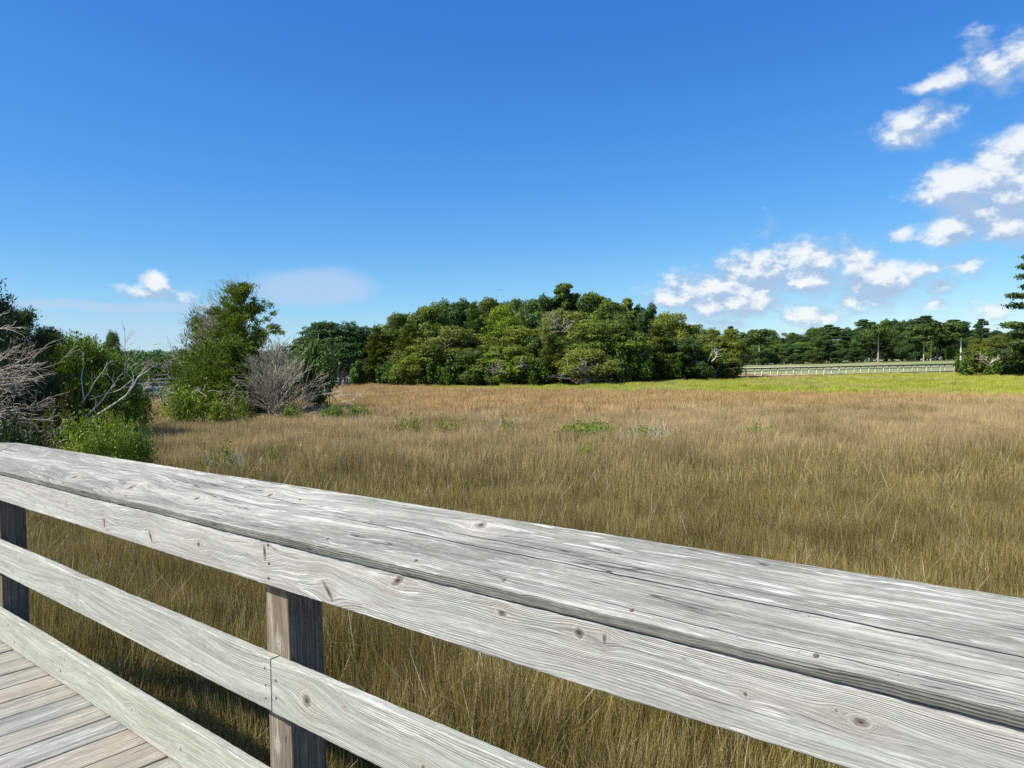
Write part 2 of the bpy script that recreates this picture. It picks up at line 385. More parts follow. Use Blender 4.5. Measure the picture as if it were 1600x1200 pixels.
# --- near railing. boards run toward -RD (left to right in the photo): x=0 at the left end
S0 = 5.50
rail = empty('boardwalk_railing', tuple(RP(0, S * 1.05, EYE)), 'weathered grey timber railing with broad sloping cap in front of the marsh', 'railing')
rail.matrix_world = Matrix.Identity(4)
rail.location = tuple(RP(2.25, S + .07, EYE)); bpy.context.view_layer.update()
def adopt(o):
    o.parent = rail; o.matrix_parent_inverse = rail.matrix_world.inverted(); return o
RL = S0 + 3.3
tilt = math.atan2(.402 - .3257, .193)
cy = RN * math.cos(tilt) + UZ * math.sin(tilt); cz = -RN * math.sin(tilt) + UZ * math.cos(tilt)
TURN = rad(24)
CAPW = .286; CT = .034
F0 = RP(S0, S - .017, .402 * (S - .017))         # front top edge at the left end
capO = F0 - cz * CT
def sx(s): return S0 - s
cap = board('cap_board', capO, -RD, cy, cz, RL, CAPW, CT, W_CAP, None, 11,
            knots=[(.95, .10, .012), (1.42, .075, .024), (2.05, .085, .026), (2.62, .10, .016), (3.0, .20, .014), (4.05, .235, .020), (.62, .2, .010)],
            cracks=[(2.35, 3.55, .215, .165, .0016), (3.3, 5.9, .150, .118, .0026), (3.6, 5.0, .185, .165, .0016), (4.15, 5.6, .035, .022, .0012),
                    (.9, 1.9, .035, .02, .001), (2.0, 3.2, .17, .125, .0009), (4.7, 5.7, .075, .07, .0008)], dx=.006, dy=.0035, arch=.028)
adopt(cap)
# mitre the left end of the cap
me = cap.data
co = np.empty(len(me.vertices) * 3, np.float32); me.vertices.foreach_get('co', co); co = co.reshape(-1, 3)
def mitre(co, s_corner_front, sign=1):
    pass
rel = co - F0; yy = rel @ RN; ss_ = -(rel @ RD)
co += (-RD)[None] * (np.clip(1 - ss_ / .35, 0, 1) * (-(yy) * math.tan(TURN / 2)))[:, None]
me.vertices.foreach_set('co', co.ravel()); me.update()
# the cap of the next run, turned at the mitre
ra2 = ra - TURN
RD2 = np.array([math.sin(ra2), math.cos(ra2), 0]); RN2 = np.array([math.cos(ra2), -math.sin(ra2), 0])
cy2 = RN2 * math.cos(tilt) + UZ * math.sin(tilt); cz2 = -RN2 * math.sin(tilt) + UZ * math.cos(tilt)
L2 = 3.2
cap2 = board('cap_board', F0 + RD2 * L2 - cz2 * CT, -RD2, cy2, cz2, L2 - .004, CAPW, CT, W_CAP, None, 23, knots=[(2.2, .15, .012)], dx=.01, dy=.008)
adopt(cap2)
me = cap2.data; co = np.empty(len(me.vertices) * 3, np.float32); me.vertices.foreach_get('co', co); co = co.reshape(-1, 3)
rel = co - F0; yy = rel @ RN2; ss_ = rel @ RD2
co += RD2[None] * (np.clip(1 - ss_ / .35, 0, 1) * (-yy * math.tan(TURN / 2)))[:, None]
me.vertices.foreach_set('co', co.ravel()); me.update()
def flat(name, h0, h1, s_left, s_right, mat, seed, knots=(), d=S, T=.038, arch=.02, dx=.006, dy=.004, chips=0, cracks=(), wav=.0015):
    # face toward the camera side (-RN); y measured downward from the top edge
    O = RP(s_left, d + T, h0 * S)
    o = board(name, O, -RD, -UZ, -RN, s_left - s_right, (h1 - h0) * S, T, mat, None, seed, knots, cracks, dx, dy, wav, arch, chips=chips)
    return adopt(o)
def kn(s, h, r, h0, sl): return (sl - s, (h - h0) * S, r)
SL = S0 - .01
def kp(pts_, h0, d=S):              # knots where they sit on a board face, (pixel x, y, radius, aspect, skew)
    out = []
    for x, y, r, a_, k_ in pts_:
        v = ray(x, y); t = d / (v @ RN); q = v * t; out.append((SL - q @ RD, -q[2] - h0 * S, r, a_, k_))
    return out
top_rail = flat('top_rail', .4212, .531, SL, -1.8, W_RAIL, 31,
     knots=kp([(80,775,.007,1,0),(104,785,.005,2,0),(163,818,.009,3.0,.1),(118,800,.004,2,0),(235,838,.012,2.4,.5),(413,862,.010,3.2,.05),(310,850,.012,1,0),
        (513,925,.013,2.6,.75),(622,908,.018,1.0,-1.2),(785,958,.015,.55,0),(905,988,.013,1,0),(945,997,.005,3,0),(1165,1085,.005,1,0),(1307,1110,.0035,1,0),(1345,1128,.012,.75,-.4)], .4212), arch=.03)
JM = 1.631 * S
mid1 = flat('middle_rail', .713, .846, SL, JM + .0015, W_MID, 41, knots=kp([(205,985,.008,1,0),(300,1030,.006,1,0),(120,930,.006,1,0),(20,890,.006,1,0)], .713), arch=.05, chips=[(1.55, .12, .006), (2.05, .1, .004)])
mid2 = flat('middle_rail', .7145, .8475, JM - .0015, -1.8, W_MID, 43, knots=[(.205, .085, .021, 1.1, 0), (.40, .05, .005), (.75, .12, .010), (1.3, .07, .012), (2.4, .09, .014)], arch=.045, cracks=[])
toe1 = flat('bottom_rail', 1.015, 1.145, SL, -1.8, W_TOE, 51, knots=kp([(42,1022,.006,1.6,0),(74,1034,.006,1,0),(101,1031,.010,1.4,.3),(102,1069,.005,1,0),(206,1110,.007,1.5,0),(209,1133,.006,1,0),(283,1171,.009,1.1,.2)], 1.015), arch=.04)
# rails of the next run
O2 = RP(S0, S, 0)
def flat2(name, h0, h1, mat, seed):
    O = O2 + RD2 * L2 + RN2 * .038 + UZ * (-h0 * S)
    return adopt(board(name, O, -RD2, -UZ, -RN2, L2 - .03, (h1 - h0) * S, .038, mat, None, seed, (), (), .02, .012))
flat2('top_rail', .4212, .531, W_RAIL, 61); flat2('middle_rail', .713, .846, W_MID, 62); flat2('bottom_rail', 1.015, 1.145, W_TOE, 63)
# posts
PW = .140
def post(s0, seed, dn=RN, dd=RD, org=None, hi=.424):
    # occupies s0..s0+PW along the run, its inner face behind the rails
    base = (RP(s0, S + .0385, EYE) if org is None else org)
    ztop = EYE - hi * S
    O = base + UZ * (-.3)
    o = board('post', O + dn * PW, UZ, dd, -dn, ztop + .3, PW, PW, W_POST, None, seed,
              knots=[(ztop + .3 - .36, .06, .007), (ztop + .3 - .95, .05, .011), (ztop + .3 - .72, .09, .006)], dx=.012, dy=.006, arch=.045, r=.005)
    return adopt(o)
PS = 1.5565 * 1.418 - .012
p1 = post(PS, 71); p2 = post(PS + 3.035, 72); p3 = post(PS - 3.035, 73)
post(0, 74, RN2, RD2, O2 + RN2 * .0385 + RD2 * 2.6)
# nails as they show
for s_, hh in ((PS + .052, .43), (PS + .05, .475), (PS + .054, .512), (PS + 3.09, .435), (PS + 3.09, .50)): nail(RP(s_, S - .0005, hh * S), -RN, top_rail)
for s_, hh in ((JM + .035, .742), (JM + .033, .785), (JM + .035, .818)): nail(RP(s_, S - .0005, hh * S), -RN, mid1)
for s_, hh in ((JM - .03, .762), (JM - .03, .805)): nail(RP(s_, S - .0005, hh * S), -RN, mid2)
for s_, hh in ((5.0, 1.05), (4.9, 1.11), (4.2, 1.10)): nail(RP(s_, S - .0005, hh * S), -RN, toe1)
for px_, py_ in ((58, 745), (99, 755), (143, 764), (196, 775), (469, 781), (650, 876), (787, 907), (987, 954), (1275, 1025), (512, 842)):
    v_ = ray(px_, py_); t_ = ((F0 - CAM) @ cz) / (v_ @ cz); nail(CAM + v_ * t_ + cz * .0005, cz, cap, .0055)

# --- deck
deck = empty('boardwalk_deck', tuple(RP(4.2, .4, 1.5875)), 'weathered plank floor of the boardwalk beside the bottom rail', 'deck'); bpy.context.view_layer.update()
dinv = deck.matrix_world.inverted()
rg_ = random.Random(4)
k = 0; sc_ = 1.72
DZ = EYE - 1.150 * S
while sc_ < 6.2:
    wd = .1815
    O = RP(sc_, 1.40, 0) * np.array([1, 1, 0]) + UZ * (DZ - .036 + rg_.uniform(-.0015, .0015))
    O = O + UZ * rg_.uniform(-.002, .002)
    b_ = board('deck_board', O, -RN, RD, UZ, 2.75, wd, .036, W_DECK[rg_.choice([0, 0, 1, 2, 1])], None, 100 + k,
               knots=[(rg_.uniform(.1, .9), rg_.uniform(.03, .15), .008)], dx=.012, dy=.007, arch=.03, wav=.0012, r=.005)
    b_.parent = deck; b_.matrix_parent_inverse = dinv
    sc_ += .1905; k += 1
for dd_ in (1.36, -.1, -1.25):      # beams below the planks
    b_ = board('deck_beam', RP(6.2, dd_, 0) * np.array([1, 1, 0]) + UZ * (DZ - .24), -RD, -RN, UZ, 4.5, .045, .2, W_POST, None, 180, dx=.1, dy=.02)
    b_.parent = deck; b_.matrix_parent_inverse = dinv

# ------------------------------------------------------------------ ground
def gz(x, y):
    x = np.asarray(x, float); y = np.asarray(y, float)
    r = np.hypot(x, y)
    up = np.clip((y - 135) / 120, 0, 1); up = up * up * (3 - 2 * up)
    return .02 * np.sin(x * .31 + 1) * np.cos(y * .27) + up * (1.75 + .25 * np.sin(x * .05)) * np.clip(1.2 - r / 3000, .2, 1)
def band_near(x):                  # forward distance at which the yellow-green cordgrass begins
    return np.interp(x, [-60, -14, -7, 2, 11, 20, 30, 60], [95, 90, 80, 70, 62, 53, 45, 30])
def groundmat():
    m, t = mat_new('marsh_ground')
    geo = t.new('ShaderNodeNewGeometry'); P = geo.outputs['Position']
    s = t.new('ShaderNodeSeparateXYZ'); t.put(s, 0, P)
    n = t.noise(P, .5, 5, .6); n2 = t.noise(P, .035, 4, .6)
    mud = t.mix(n, (.035, .028, .018), (.075, .06, .035))
    lawn = t.mix(t.ss(n2, .35, .65), (.23, .23, .095), (.13, .19, .05))
    lawn = t.mix(t.ss(t.noise(P, .09, 3, .5), .5, .7), lawn, (.34, .31, .16))
    f = t.ss(t.math('ADD', s.outputs[1], t.math('MULTIPLY', n, 10)), 118., 128.)
    finish(t, t.mix(f, mud, lawn), .95, n, .3, .05)
    return m
xs = np.unique(np.concatenate([np.arange(-260, 261, 6), np.linspace(-3000, -260, 20), np.linspace(260, 3000, 20)]))
ys = np.unique(np.concatenate([np.arange(-30, 420, 6), np.linspace(-400, -30, 5), np.linspace(420, 4500, 24)]))
GX, GY = np.meshgrid(xs, ys, indexing='ij')
V = np.stack([GX, GY, gz(GX, GY)], -1).reshape(-1, 3); ny_ = len(ys)
i = (np.arange(len(xs) - 1)[:, None] * ny_ + np.arange(ny_ - 1)[None]).ravel()
tag(make('ground', V, np.stack([i, i + ny_, i + ny_ + 1, i + 1], -1), groundmat(), smooth=True), kind='structure')

# ------------------------------------------------------------------ marsh grass (stuff)
def grassmat():
    m, t = mat_new('marsh_grass')
    geo = t.new('ShaderNodeNewGeometry'); P = geo.outputs['Position']
    s = t.new('ShaderNodeSeparateXYZ'); t.put(s, 0, P)
    x, y = s.outputs[0], s.outputs[1]
    tip = t.attr('tip', 2); r = t.attr('rnd', 2); zone = t.attr('zone', 2)
    nL = t.noise(P, .045, 3, .55); nM = t.noise(P, .22, 4, .6); nS = t.noise(P, .9, 3, .6)
    # needlerush near the boardwalk: olive stems, brown tips
    olive = t.mix(r, (.040, .055, .005), (.20, .20, .020))
    brown = t.mix(r, (.085, .066, .014), (.42, .335, .13))
    near = t.mix(t.ss(t.math('ADD', tip, t.math('MULTIPLY', t.math('SUBTRACT', r, .5), 1.1)), .25, .85), olive, brown)
    straw = t.mix(r, (.42, .36, .22), (.60, .54, .38))
    near = t.mix(t.math('MULTIPLY', t.ss(t.math('FRACT', t.math('MULTIPLY', r, 7.7)), .80, .84), .7), near, (.24, .135, .04))
    near = t.mix(t.ss(t.math('FRACT', t.math('MULTIPLY', r, 17.3)), .945, .96), near, straw)
    # lilac grey belt, then orange brown belt
    grey = t.mix(t.ss(t.math('ADD', tip, t.math('MULTIPLY', r, .4)), .2, .9), t.mix(r, (.17, .13, .055), (.28, .22, .10)), t.mix(r, (.34, .25, .12), (.62, .475, .25)))
    orange = t.mix(t.ss(tip, .1, .8), (.25, .165, .07), t.mix(r, (.36, .235, .105), (.64, .45, .20)))
    green = t.mix(t.ss(tip, .1, .9), (.24, .27, .025), t.mix(r, (.33, .36, .035), (.50, .50, .10)))
    dist = t.math('ADD', t.math('ADD', t.math('SUBTRACT', y, 1.), t.math('MULTIPLY', t.math('SUBTRACT', nM, .5), 16.)), t.math('MULTIPLY', t.math('SUBTRACT', nL, .5), 22.))
    col = t.mix(t.ss(dist, 11., 27.), near, grey)
    col = t.mix(t.math('MULTIPLY', t.ss(nM, .48, .64), .75), col, near)
    col = t.mix(t.ss(t.math('ADD', dist, t.math('MULTIPLY', x, .12)), 34., 43.), col, orange)
    col = t.mix(t.math('MULTIPLY', t.ss(nS, .55, .75), .35), col, (.10, .10, .025))
    gm = t.ss(t.math('ADD', zone, t.math('MULTIPLY', t.math('SUBTRACT', nM, .5), 1.3)), .40, .70)
    col = t.mix(gm, col, green)
    gn = t.math('MULTIPLY', gm, t.ss(t.noise(t.scale(P, (1, .5, 1)), .12, 4, .6), .45, .68))
    col = t.mix(t.math('MULTIPLY', gn, .55), col, t.mix(tip, (.20, .16, .06), (.50, .42, .20)))
    lf = t.ss(nS, .3, .7, .72, 1.2)
    cl = t.new('ShaderNodeCombineColor'); [t.put(cl, k, lf) for k in range(3)]
    col = t.mix(1., col, cl.outputs[0], 'MULTIPLY')
    finish(t, col, .7, trans=.2, spec=.06)
    return m
GRASS = grassmat()
def patch(seed, size, n, h, wd, lean, seg=2, straws=0, curl=.26):
    rg = np.random.RandomState(seed)
    N = n + straws
    b = np.zeros((N, 3)); b[:, :2] = rg.uniform(-size / 2, size / 2, (N, 2))
    hh = h * (rg.uniform(.68, 1.05, N) if size < 1.2 else rg.uniform(.45, 1.08, N) ** .8)
    a = rg.rand(N) * 6.283; ln = np.abs(rg.normal(0, lean, N))
    ln[:N // 12] = rg.uniform(.25, .6, N // 12)
    if straws: ln[n:] = rg.uniform(.5, 1.25, straws); hh[n:] = h * rg.uniform(.3, .8, straws); b[n:, 2] = h * rg.uniform(.25, .7, straws)
    dirv = np.stack([np.cos(a) * np.sin(ln), np.sin(a) * np.sin(ln), np.cos(ln)], -1)
    fa = rg.rand(N) * 6.283; side = np.stack([np.cos(fa), np.sin(fa), 0 * fa], -1)
    ca = rg.rand(N) * 6.283; cv = np.stack([np.cos(ca), np.sin(ca), -.25 + 0 * ca], -1) * (curl * hh * rg.rand(N))[:, None]
    ww = wd * rg.uniform(.6, 1.25, N)
    V = []; T = []
    for k in range(seg + 1):
        t = k / seg; c = b + dirv * (hh * t)[:, None] + cv * t * t
        w_ = (ww * (1 - .85 * t ** 1.5))[:, None] / 2
        V += [c - side * w_, c + side * w_]; T += [np.full(N, t)] * 2
    V = np.stack(V, 1); T = np.stack(T, 1); R = np.repeat(rg.rand(N)[:, None], 2 * seg + 2, 1)
    if straws: R[n:] = .92 / 17.3 * 1 + .0008; T[n:] = .5; R[n:] = (np.floor(rg.rand(straws) * 12) + .96)[:, None] / 17.3
    base = (np.arange(N) * (2 * seg + 2))[:, None]
    F = np.concatenate([base + np.array([2 * k, 2 * k + 1, 2 * k + 3, 2 * k + 2])[None] for k in range(seg)])
    return V.reshape(-1, 3), F, dict(tip=T.ravel(), rnd=R.ravel())
GC = bpy.data.collections.new('grass_tufts')
specs = []
for v in range(4): specs.append((10 + v, 1.0, 3800, .80, .0062, .14, 3, 40))      # near
for v in range(3): specs.append((20 + v, 1.5, 2000, .80, .011, .15, 2, 12))       # middle
for v in range(3): specs.append((30 + v, 3.0, 3000, .80, .024, .13, 2, 0))        # far
for k, sp_ in enumerate(specs):
    V, F, A = patch(sp_[0], sp_[1], sp_[2], sp_[3], sp_[4], sp_[5], sp_[6], sp_[7])
    o = make('tuft_%02d' % k, V, F, GRASS, None, A, link=False); GC.objects.link(o)
pts = []; vi = []; rot = []; scl = []; zone = []
rg = np.random.RandomState(7)
TANH = 800 / FPX * 1.12
def side_d(x, y): return x * RN[0] + y * RN[1]          # distance out from the boardwalk line through the camera
def zoneval(x, y):
    zv = np.clip((y - band_near(x)) / 10 + .5, 0, 1)
    # brown tongue before the island at the left, thin edge before the far boardwalk
    zv *= 1 - np.clip((-6 - x) / 8, 0, 1)
    zv *= 1 - np.clip((y - 96) / 5, 0, 1) * np.clip((48 - x) / 8, 0, 1) * .8
    return zv
def scatter(y0, y1, step, idx, sjit, hs):
    for yy in np.arange(y0, y1, step):
        lim = yy * TANH + 2.5
        for xx in np.arange(-lim, lim, step):
            x = xx + rg.uniform(-.3, .3) * step; y = yy + rg.uniform(-.3, .3) * step
            if side_d(x, y) < 1.75 + sjit: continue
            r2 = np.hypot(x - 42, y - 78)
            if abs(y - 78 - (x - 40) * .1) < 1.6 and 37 < x < 50: continue          # small gap of open mud at the right
            pts.append((x, y, float(gz(x, y)) - .02)); vi.append(rg.choice(idx)); wv = .13 * math.sin(x * .9 + 2 * math.sin(y * .5)) * math.cos(y * .7 + x * .2); rot.append((wv, .13 * math.cos(x * .6 - y * .8) + rg.normal(0, .03), rg.rand() * 6.283))
            zv = float(zoneval(x, y)); big = .5 + .5 * math.sin(x * .21 + 3) * math.cos(y * .17)
            h_ = hs * (rg.uniform(.86, 1.1) + .12 * big) * (1 - .15 * zv)
            h_ *= float(np.interp(side_d(x, y), [1.8, 4.5, 8.0], [1.0, 1.04, 1.0])); scl.append((1.0, 1.0, h_)); zone.append(zv)
scatter(-1., 13., .82, [0, 1, 2, 3], 0, 1.)
scatter(13., 36., 1.25, [4, 5, 6], 0, .98)
scatter(36., 128., 2.3, [7, 8, 9], 0, .95)
gme = bpy.data.meshes.new('marsh_grass'); gme.from_pydata(pts, [], [])
a = gme.attributes.new('vi', 'INT', 'POINT'); a.data.foreach_set('value', np.array(vi, np.int32))
a = gme.attributes.new('rot', 'FLOAT_VECTOR', 'POINT'); a.data.foreach_set('vector', np.array(rot, np.float32).ravel())
a = gme.attributes.new('scl', 'FLOAT_VECTOR', 'POINT'); a.data.foreach_set('vector', np.array(scl, np.float32).ravel())
a = gme.attributes.new('zone', 'FLOAT', 'POINT'); a.data.foreach_set('value', np.array(zone, np.float32))
gob = bpy.data.objects.new('marsh_grass', gme); COL.objects.link(gob)
tag(gob, 'tall needlerush and cordgrass covering the whole marsh', 'grass', kind='stuff')
ng = bpy.data.node_groups.new('grass_scatter', 'GeometryNodeTree')
ng.interface.new_socket('Geometry', in_out='INPUT', socket_type='NodeSocketGeometry')
ng.interface.new_socket('Geometry', in_out='OUTPUT', socket_type='NodeSocketGeometry')
N_ = ng.nodes; L_ = ng.links
gi = N_.new('NodeGroupInput'); go = N_.new('NodeGroupOutput')
iop = N_.new('GeometryNodeInstanceOnPoints'); ci = N_.new('GeometryNodeCollectionInfo')
ci.inputs['Collection'].default_value = GC; ci.inputs['Separate Children'].default_value = True; ci.inputs['Reset Children'].default_value = True
iop.inputs['Pick Instance'].default_value = True
def named(n, dt):
    a = N_.new('GeometryNodeInputNamedAttribute'); a.data_type = dt; a.inputs['Name'].default_value = n; return a.outputs['Attribute']
L_.new(gi.outputs[0], iop.inputs['Points']); L_.new(ci.outputs[0], iop.inputs['Instance'])
L_.new(named('vi', 'INT'), iop.inputs['Instance Index'])
e2r = N_.new('FunctionNodeEulerToRotation'); L_.new(named('rot', 'FLOAT_VECTOR'), e2r.inputs[0]); L_.new(e2r.outputs[0], iop.inputs['Rotation'])
L_.new(named('scl', 'FLOAT_VECTOR'), iop.inputs['Scale'])
L_.new(iop.outputs[0], go.inputs[0])
md = gob.modifiers.new('scatter', 'NODES'); md.node_group = ng
# 'zone' is an instance attribute: read it as one in the shader
for n in GRASS.node_tree.nodes:
    if n.type == 'ATTRIBUTE' and n.attribute_name == 'zone': n.attribute_type = 'INSTANCER'

# ------------------------------------------------------------------ plants
def leaves(c, a, b, rnd):
    """diamond leaves: centres c, half axes a (long) and b"""
    n = len(c)
    V = np.stack([c - a, c + b, c + a, c - b], 1).reshape(-1, 3)
    F = np.arange(4 * n).reshape(-1, 4)
    return V, F, np.repeat(rnd, 4)
def unit(v): return v / (np.linalg.norm(v, axis=-1, keepdims=True) + 1e-9)
def rnd_leaf_axes(rg, n, nrm, size, el=1.6, jit=.9):
    nn = unit(nrm + rg.normal(0, jit, (n, 3)))
    t = unit(np.cross(nn, rg.normal(0, 1, (n, 3)))); b = np.cross(nn, t)
    s = (size * rg.uniform(.6, 1.3, n))[:, None]
    return t * s * el / 2, b * s / 2
def crown_clumps(rg, clumps, nleaf, size, el=1.5, shell=.45):
    """clumps: (x,y,z,rx,ry,rz)"""
    cl = np.array(clumps); wgt = (cl[:, 3] * cl[:, 4]) ** 1.0; wgt /= wgt.sum()
    k = rg.choice(len(cl), nleaf, p=wgt)
    d = unit(rg.normal(0, 1, (nleaf, 3)))
    d[:, 2] = np.where((d[:, 2] < 0) & (rg.rand(nleaf) < .5), -d[:, 2], d[:, 2])
    # lumpy sub-clumps on each clump's shell
    ph = rg.rand(len(cl), 3) * 6.28
    lump = .22 * np.sin(d[:, 0] * 7 + ph[k, 0]) * np.sin(d[:, 1] * 7 + ph[k, 1]) + .12 * np.sin(d[:, 2] * 9 + ph[k, 2])
    rr = 1 + lump - shell * rg.rand(nleaf) ** 1.8
    sparse = rg.rand(nleaf) < .06; rr = np.where(sparse, rr + .16 * rg.rand(nleaf), rr)
    c = cl[k, :3] + d * rr[:, None] * cl[k, 3:6]
    a, b = rnd_leaf_axes(rg, nleaf, d + np.array([0, 0, .35]), size, el, .62)
    tone = rg.rand(len(cl))
    return leaves(c, a, b, np.clip(.5 * rg.rand(nleaf) + .5 * tone[k], 0, 1))
def tube(pts, rads, k=5):
    pts = np.array(pts, float); n = len(pts)
    d = np.gradient(pts, axis=0); d = unit(d)
    u = unit(np.cross(d, np.array([.3, .9, .2]))); v = np.cross(d, u)
    ang = np.arange(k) * 2 * math.pi / k
    V = pts[:, None] + (np.cos(ang)[None, :, None] * u[:, None] + np.sin(ang)[None, :, None] * v[:, None]) * np.array(rads)[:, None, None]
    i = np.arange(n - 1)[:, None] * k; j = np.arange(k)[None]; j2 = (j + 1) % k
    F = np.stack([i + j, i + j2, i + k + j2, i + k + j], -1).reshape(-1, 4)
    return V.reshape(-1, 3), F
class Bag:
    def __init__(s): s.V = []; s.F = []; s.R = []; s.n = 0
    def add(s, V, F, R=None):
        s.V.append(V); s.F.append(F + s.n); s.n += len(V); s.R.append(np.zeros(len(V)) if R is None else R)
    def build(s, name, mat, parent=None, smooth=False):
        return make(name, np.vstack(s.V), np.vstack(s.F), mat, parent, dict(rnd=np.concatenate(s.R)), smooth)
def grow(rg, bag, p, d, L, r, depth, kids, spread, up, nseg=5, wob=.16, ratio=.62, k=4, tips=None, start=.25, rmin=.002):
    pts = [np.array(p, float)]; dd = np.array(d, float); dd /= np.linalg.norm(dd); ds = [dd]
    for i in range(nseg):
        dd = dd + rg.normal(0, wob, 3) + np.array([0, 0, up]); dd = dd / np.linalg.norm(dd)
        pts.append(pts[-1] + dd * L / nseg); ds.append(dd)
    rs = np.maximum(r * (1 - .75 * np.linspace(0, 1, nseg + 1)), rmin)
    bag.add(*tube(pts, rs, k))
    if tips is not None: tips.append((pts[-1], dd, depth))
    if depth <= 0: return
    for c in range(kids[0] if depth > 1 else kids[1]):
        t = rg.uniform(start, 1.); i = min(int(t * nseg), nseg - 1); f = t * nseg - i
        q = pts[i] * (1 - f) + pts[i + 1] * f
        perp = unit(np.cross(ds[i], rg.normal(0, 1, 3)))
        ang = rg.uniform(.6, 1.2) * spread
        nd = ds[i] * math.cos(ang) + perp * math.sin(ang)
        grow(rg, bag, q, nd, L * ratio * rg.uniform(.6, 1.1) * (1.15 - .5 * t), max(r * .5 * (1 - .5 * t), rmin), depth - 1, kids, spread, up, max(3, nseg - 1), wob, ratio, 3 if depth < 2 else k, tips, .15, rmin)

protos = {}
def proto_oak(seed, leafm, n=52000, bark=PALEBARK, wide=1.0, size=.145, low=.12):
    """live oak: unit-ish tree 10 m tall, 9 m wide"""
    rg = np.random.RandomState(seed); cl = []
    for i in range(44):
        a = rg.rand() * 6.283; u = rg.rand() ** .85
        z = 10 * (low + (.98 - low) * u); prof = (1 - (u * .97) ** 3.2) ** .55 * (.8 + .2 * min(1, u * 4))
        R = 4.3 * wide * prof * rg.uniform(.55, 1.0)
        s = rg.uniform(.6, 1.45) * (1.1 - .35 * u)
        cl.append((math.cos(a) * R, math.sin(a) * R, min(z, 9.6 - s * .5), s * 1.1 * wide, s * 1.1 * wide, s * .95))
    for i in range(6): cl.append((rg.uniform(-1.5, 1.5), rg.uniform(-1.5, 1.5), rg.uniform(3, 8.6), 2., 2., 1.3))
    for i in range(10):           # small sprigs that break the outline
        a = rg.rand() * 6.283; u = rg.uniform(.45, 1.02); R = 4.9 * wide * (1 - min(.99, u * .95) ** 3) ** .5
    cl.append((math.cos(a) * R * .96, math.sin(a) * R * .96, 9.75 * u, .45, .45, .38))
    V, F, R_ = crown_clumps(rg, cl, n, size)
    tb = Bag(); tb.add(*tube([(0, 0, -.3), (.1, 0, 1.5), (-.15, .1, 3.2), (.1, .1, 5.5)], [.34, .27, .2, .08], 7))
    for i in range(9):
        a = rg.rand() * 6.283
        grow(rg, tb, (0, 0, rg.uniform(.8, 3.6)), (math.cos(a), math.sin(a), .55), rg.uniform(3., 4.6) * wide, .14, 2, (3, 3), .8, .05, 5, .2)
    return (V, F, R_), tb, leafm, bark
def proto_pine(seed, leafm, n=24000, layers=11, bare=.45, size=.18, bark=PALEBARK, droop=0.):
    rg = np.random.RandomState(seed); cl = []
    tb = Bag(); tb.add(*tube([(0, 0, -.3), (.1, 0, 3), (.0, .1, 6), (.05, 0, 9.6)], [.22, .18, .13, .04], 6))
    for i in range(layers):
        u = i / (layers - 1); z = 10 * (bare + (1 - bare) * u) - .3
        L = (1 - u) ** .7 * 2.9 + .5
        for j in range(4):
            a = rg.rand() * 6.283; l = L * rg.uniform(.5, 1.0)
            p = np.array([math.cos(a) * l, math.sin(a) * l, z + l * (.18 - droop)])
            tb.add(*tube([(0, 0, z - .15), p * .6 + np.array([0, 0, z * .4]), p], [.06, .04, .02], 4))
            cl.append((*(p * .98), .75 * rg.uniform(.7, 1.3), .75 * rg.uniform(.7, 1.3), .26))
            if l > 1.4: cl.append((p[0] * .55, p[1] * .55, z + .1, .6, .6, .22))
    V, F, R_ = crown_clumps(rg, cl, n, size, 2.0, .6)
    return (V, F, R_), tb, leafm, bark
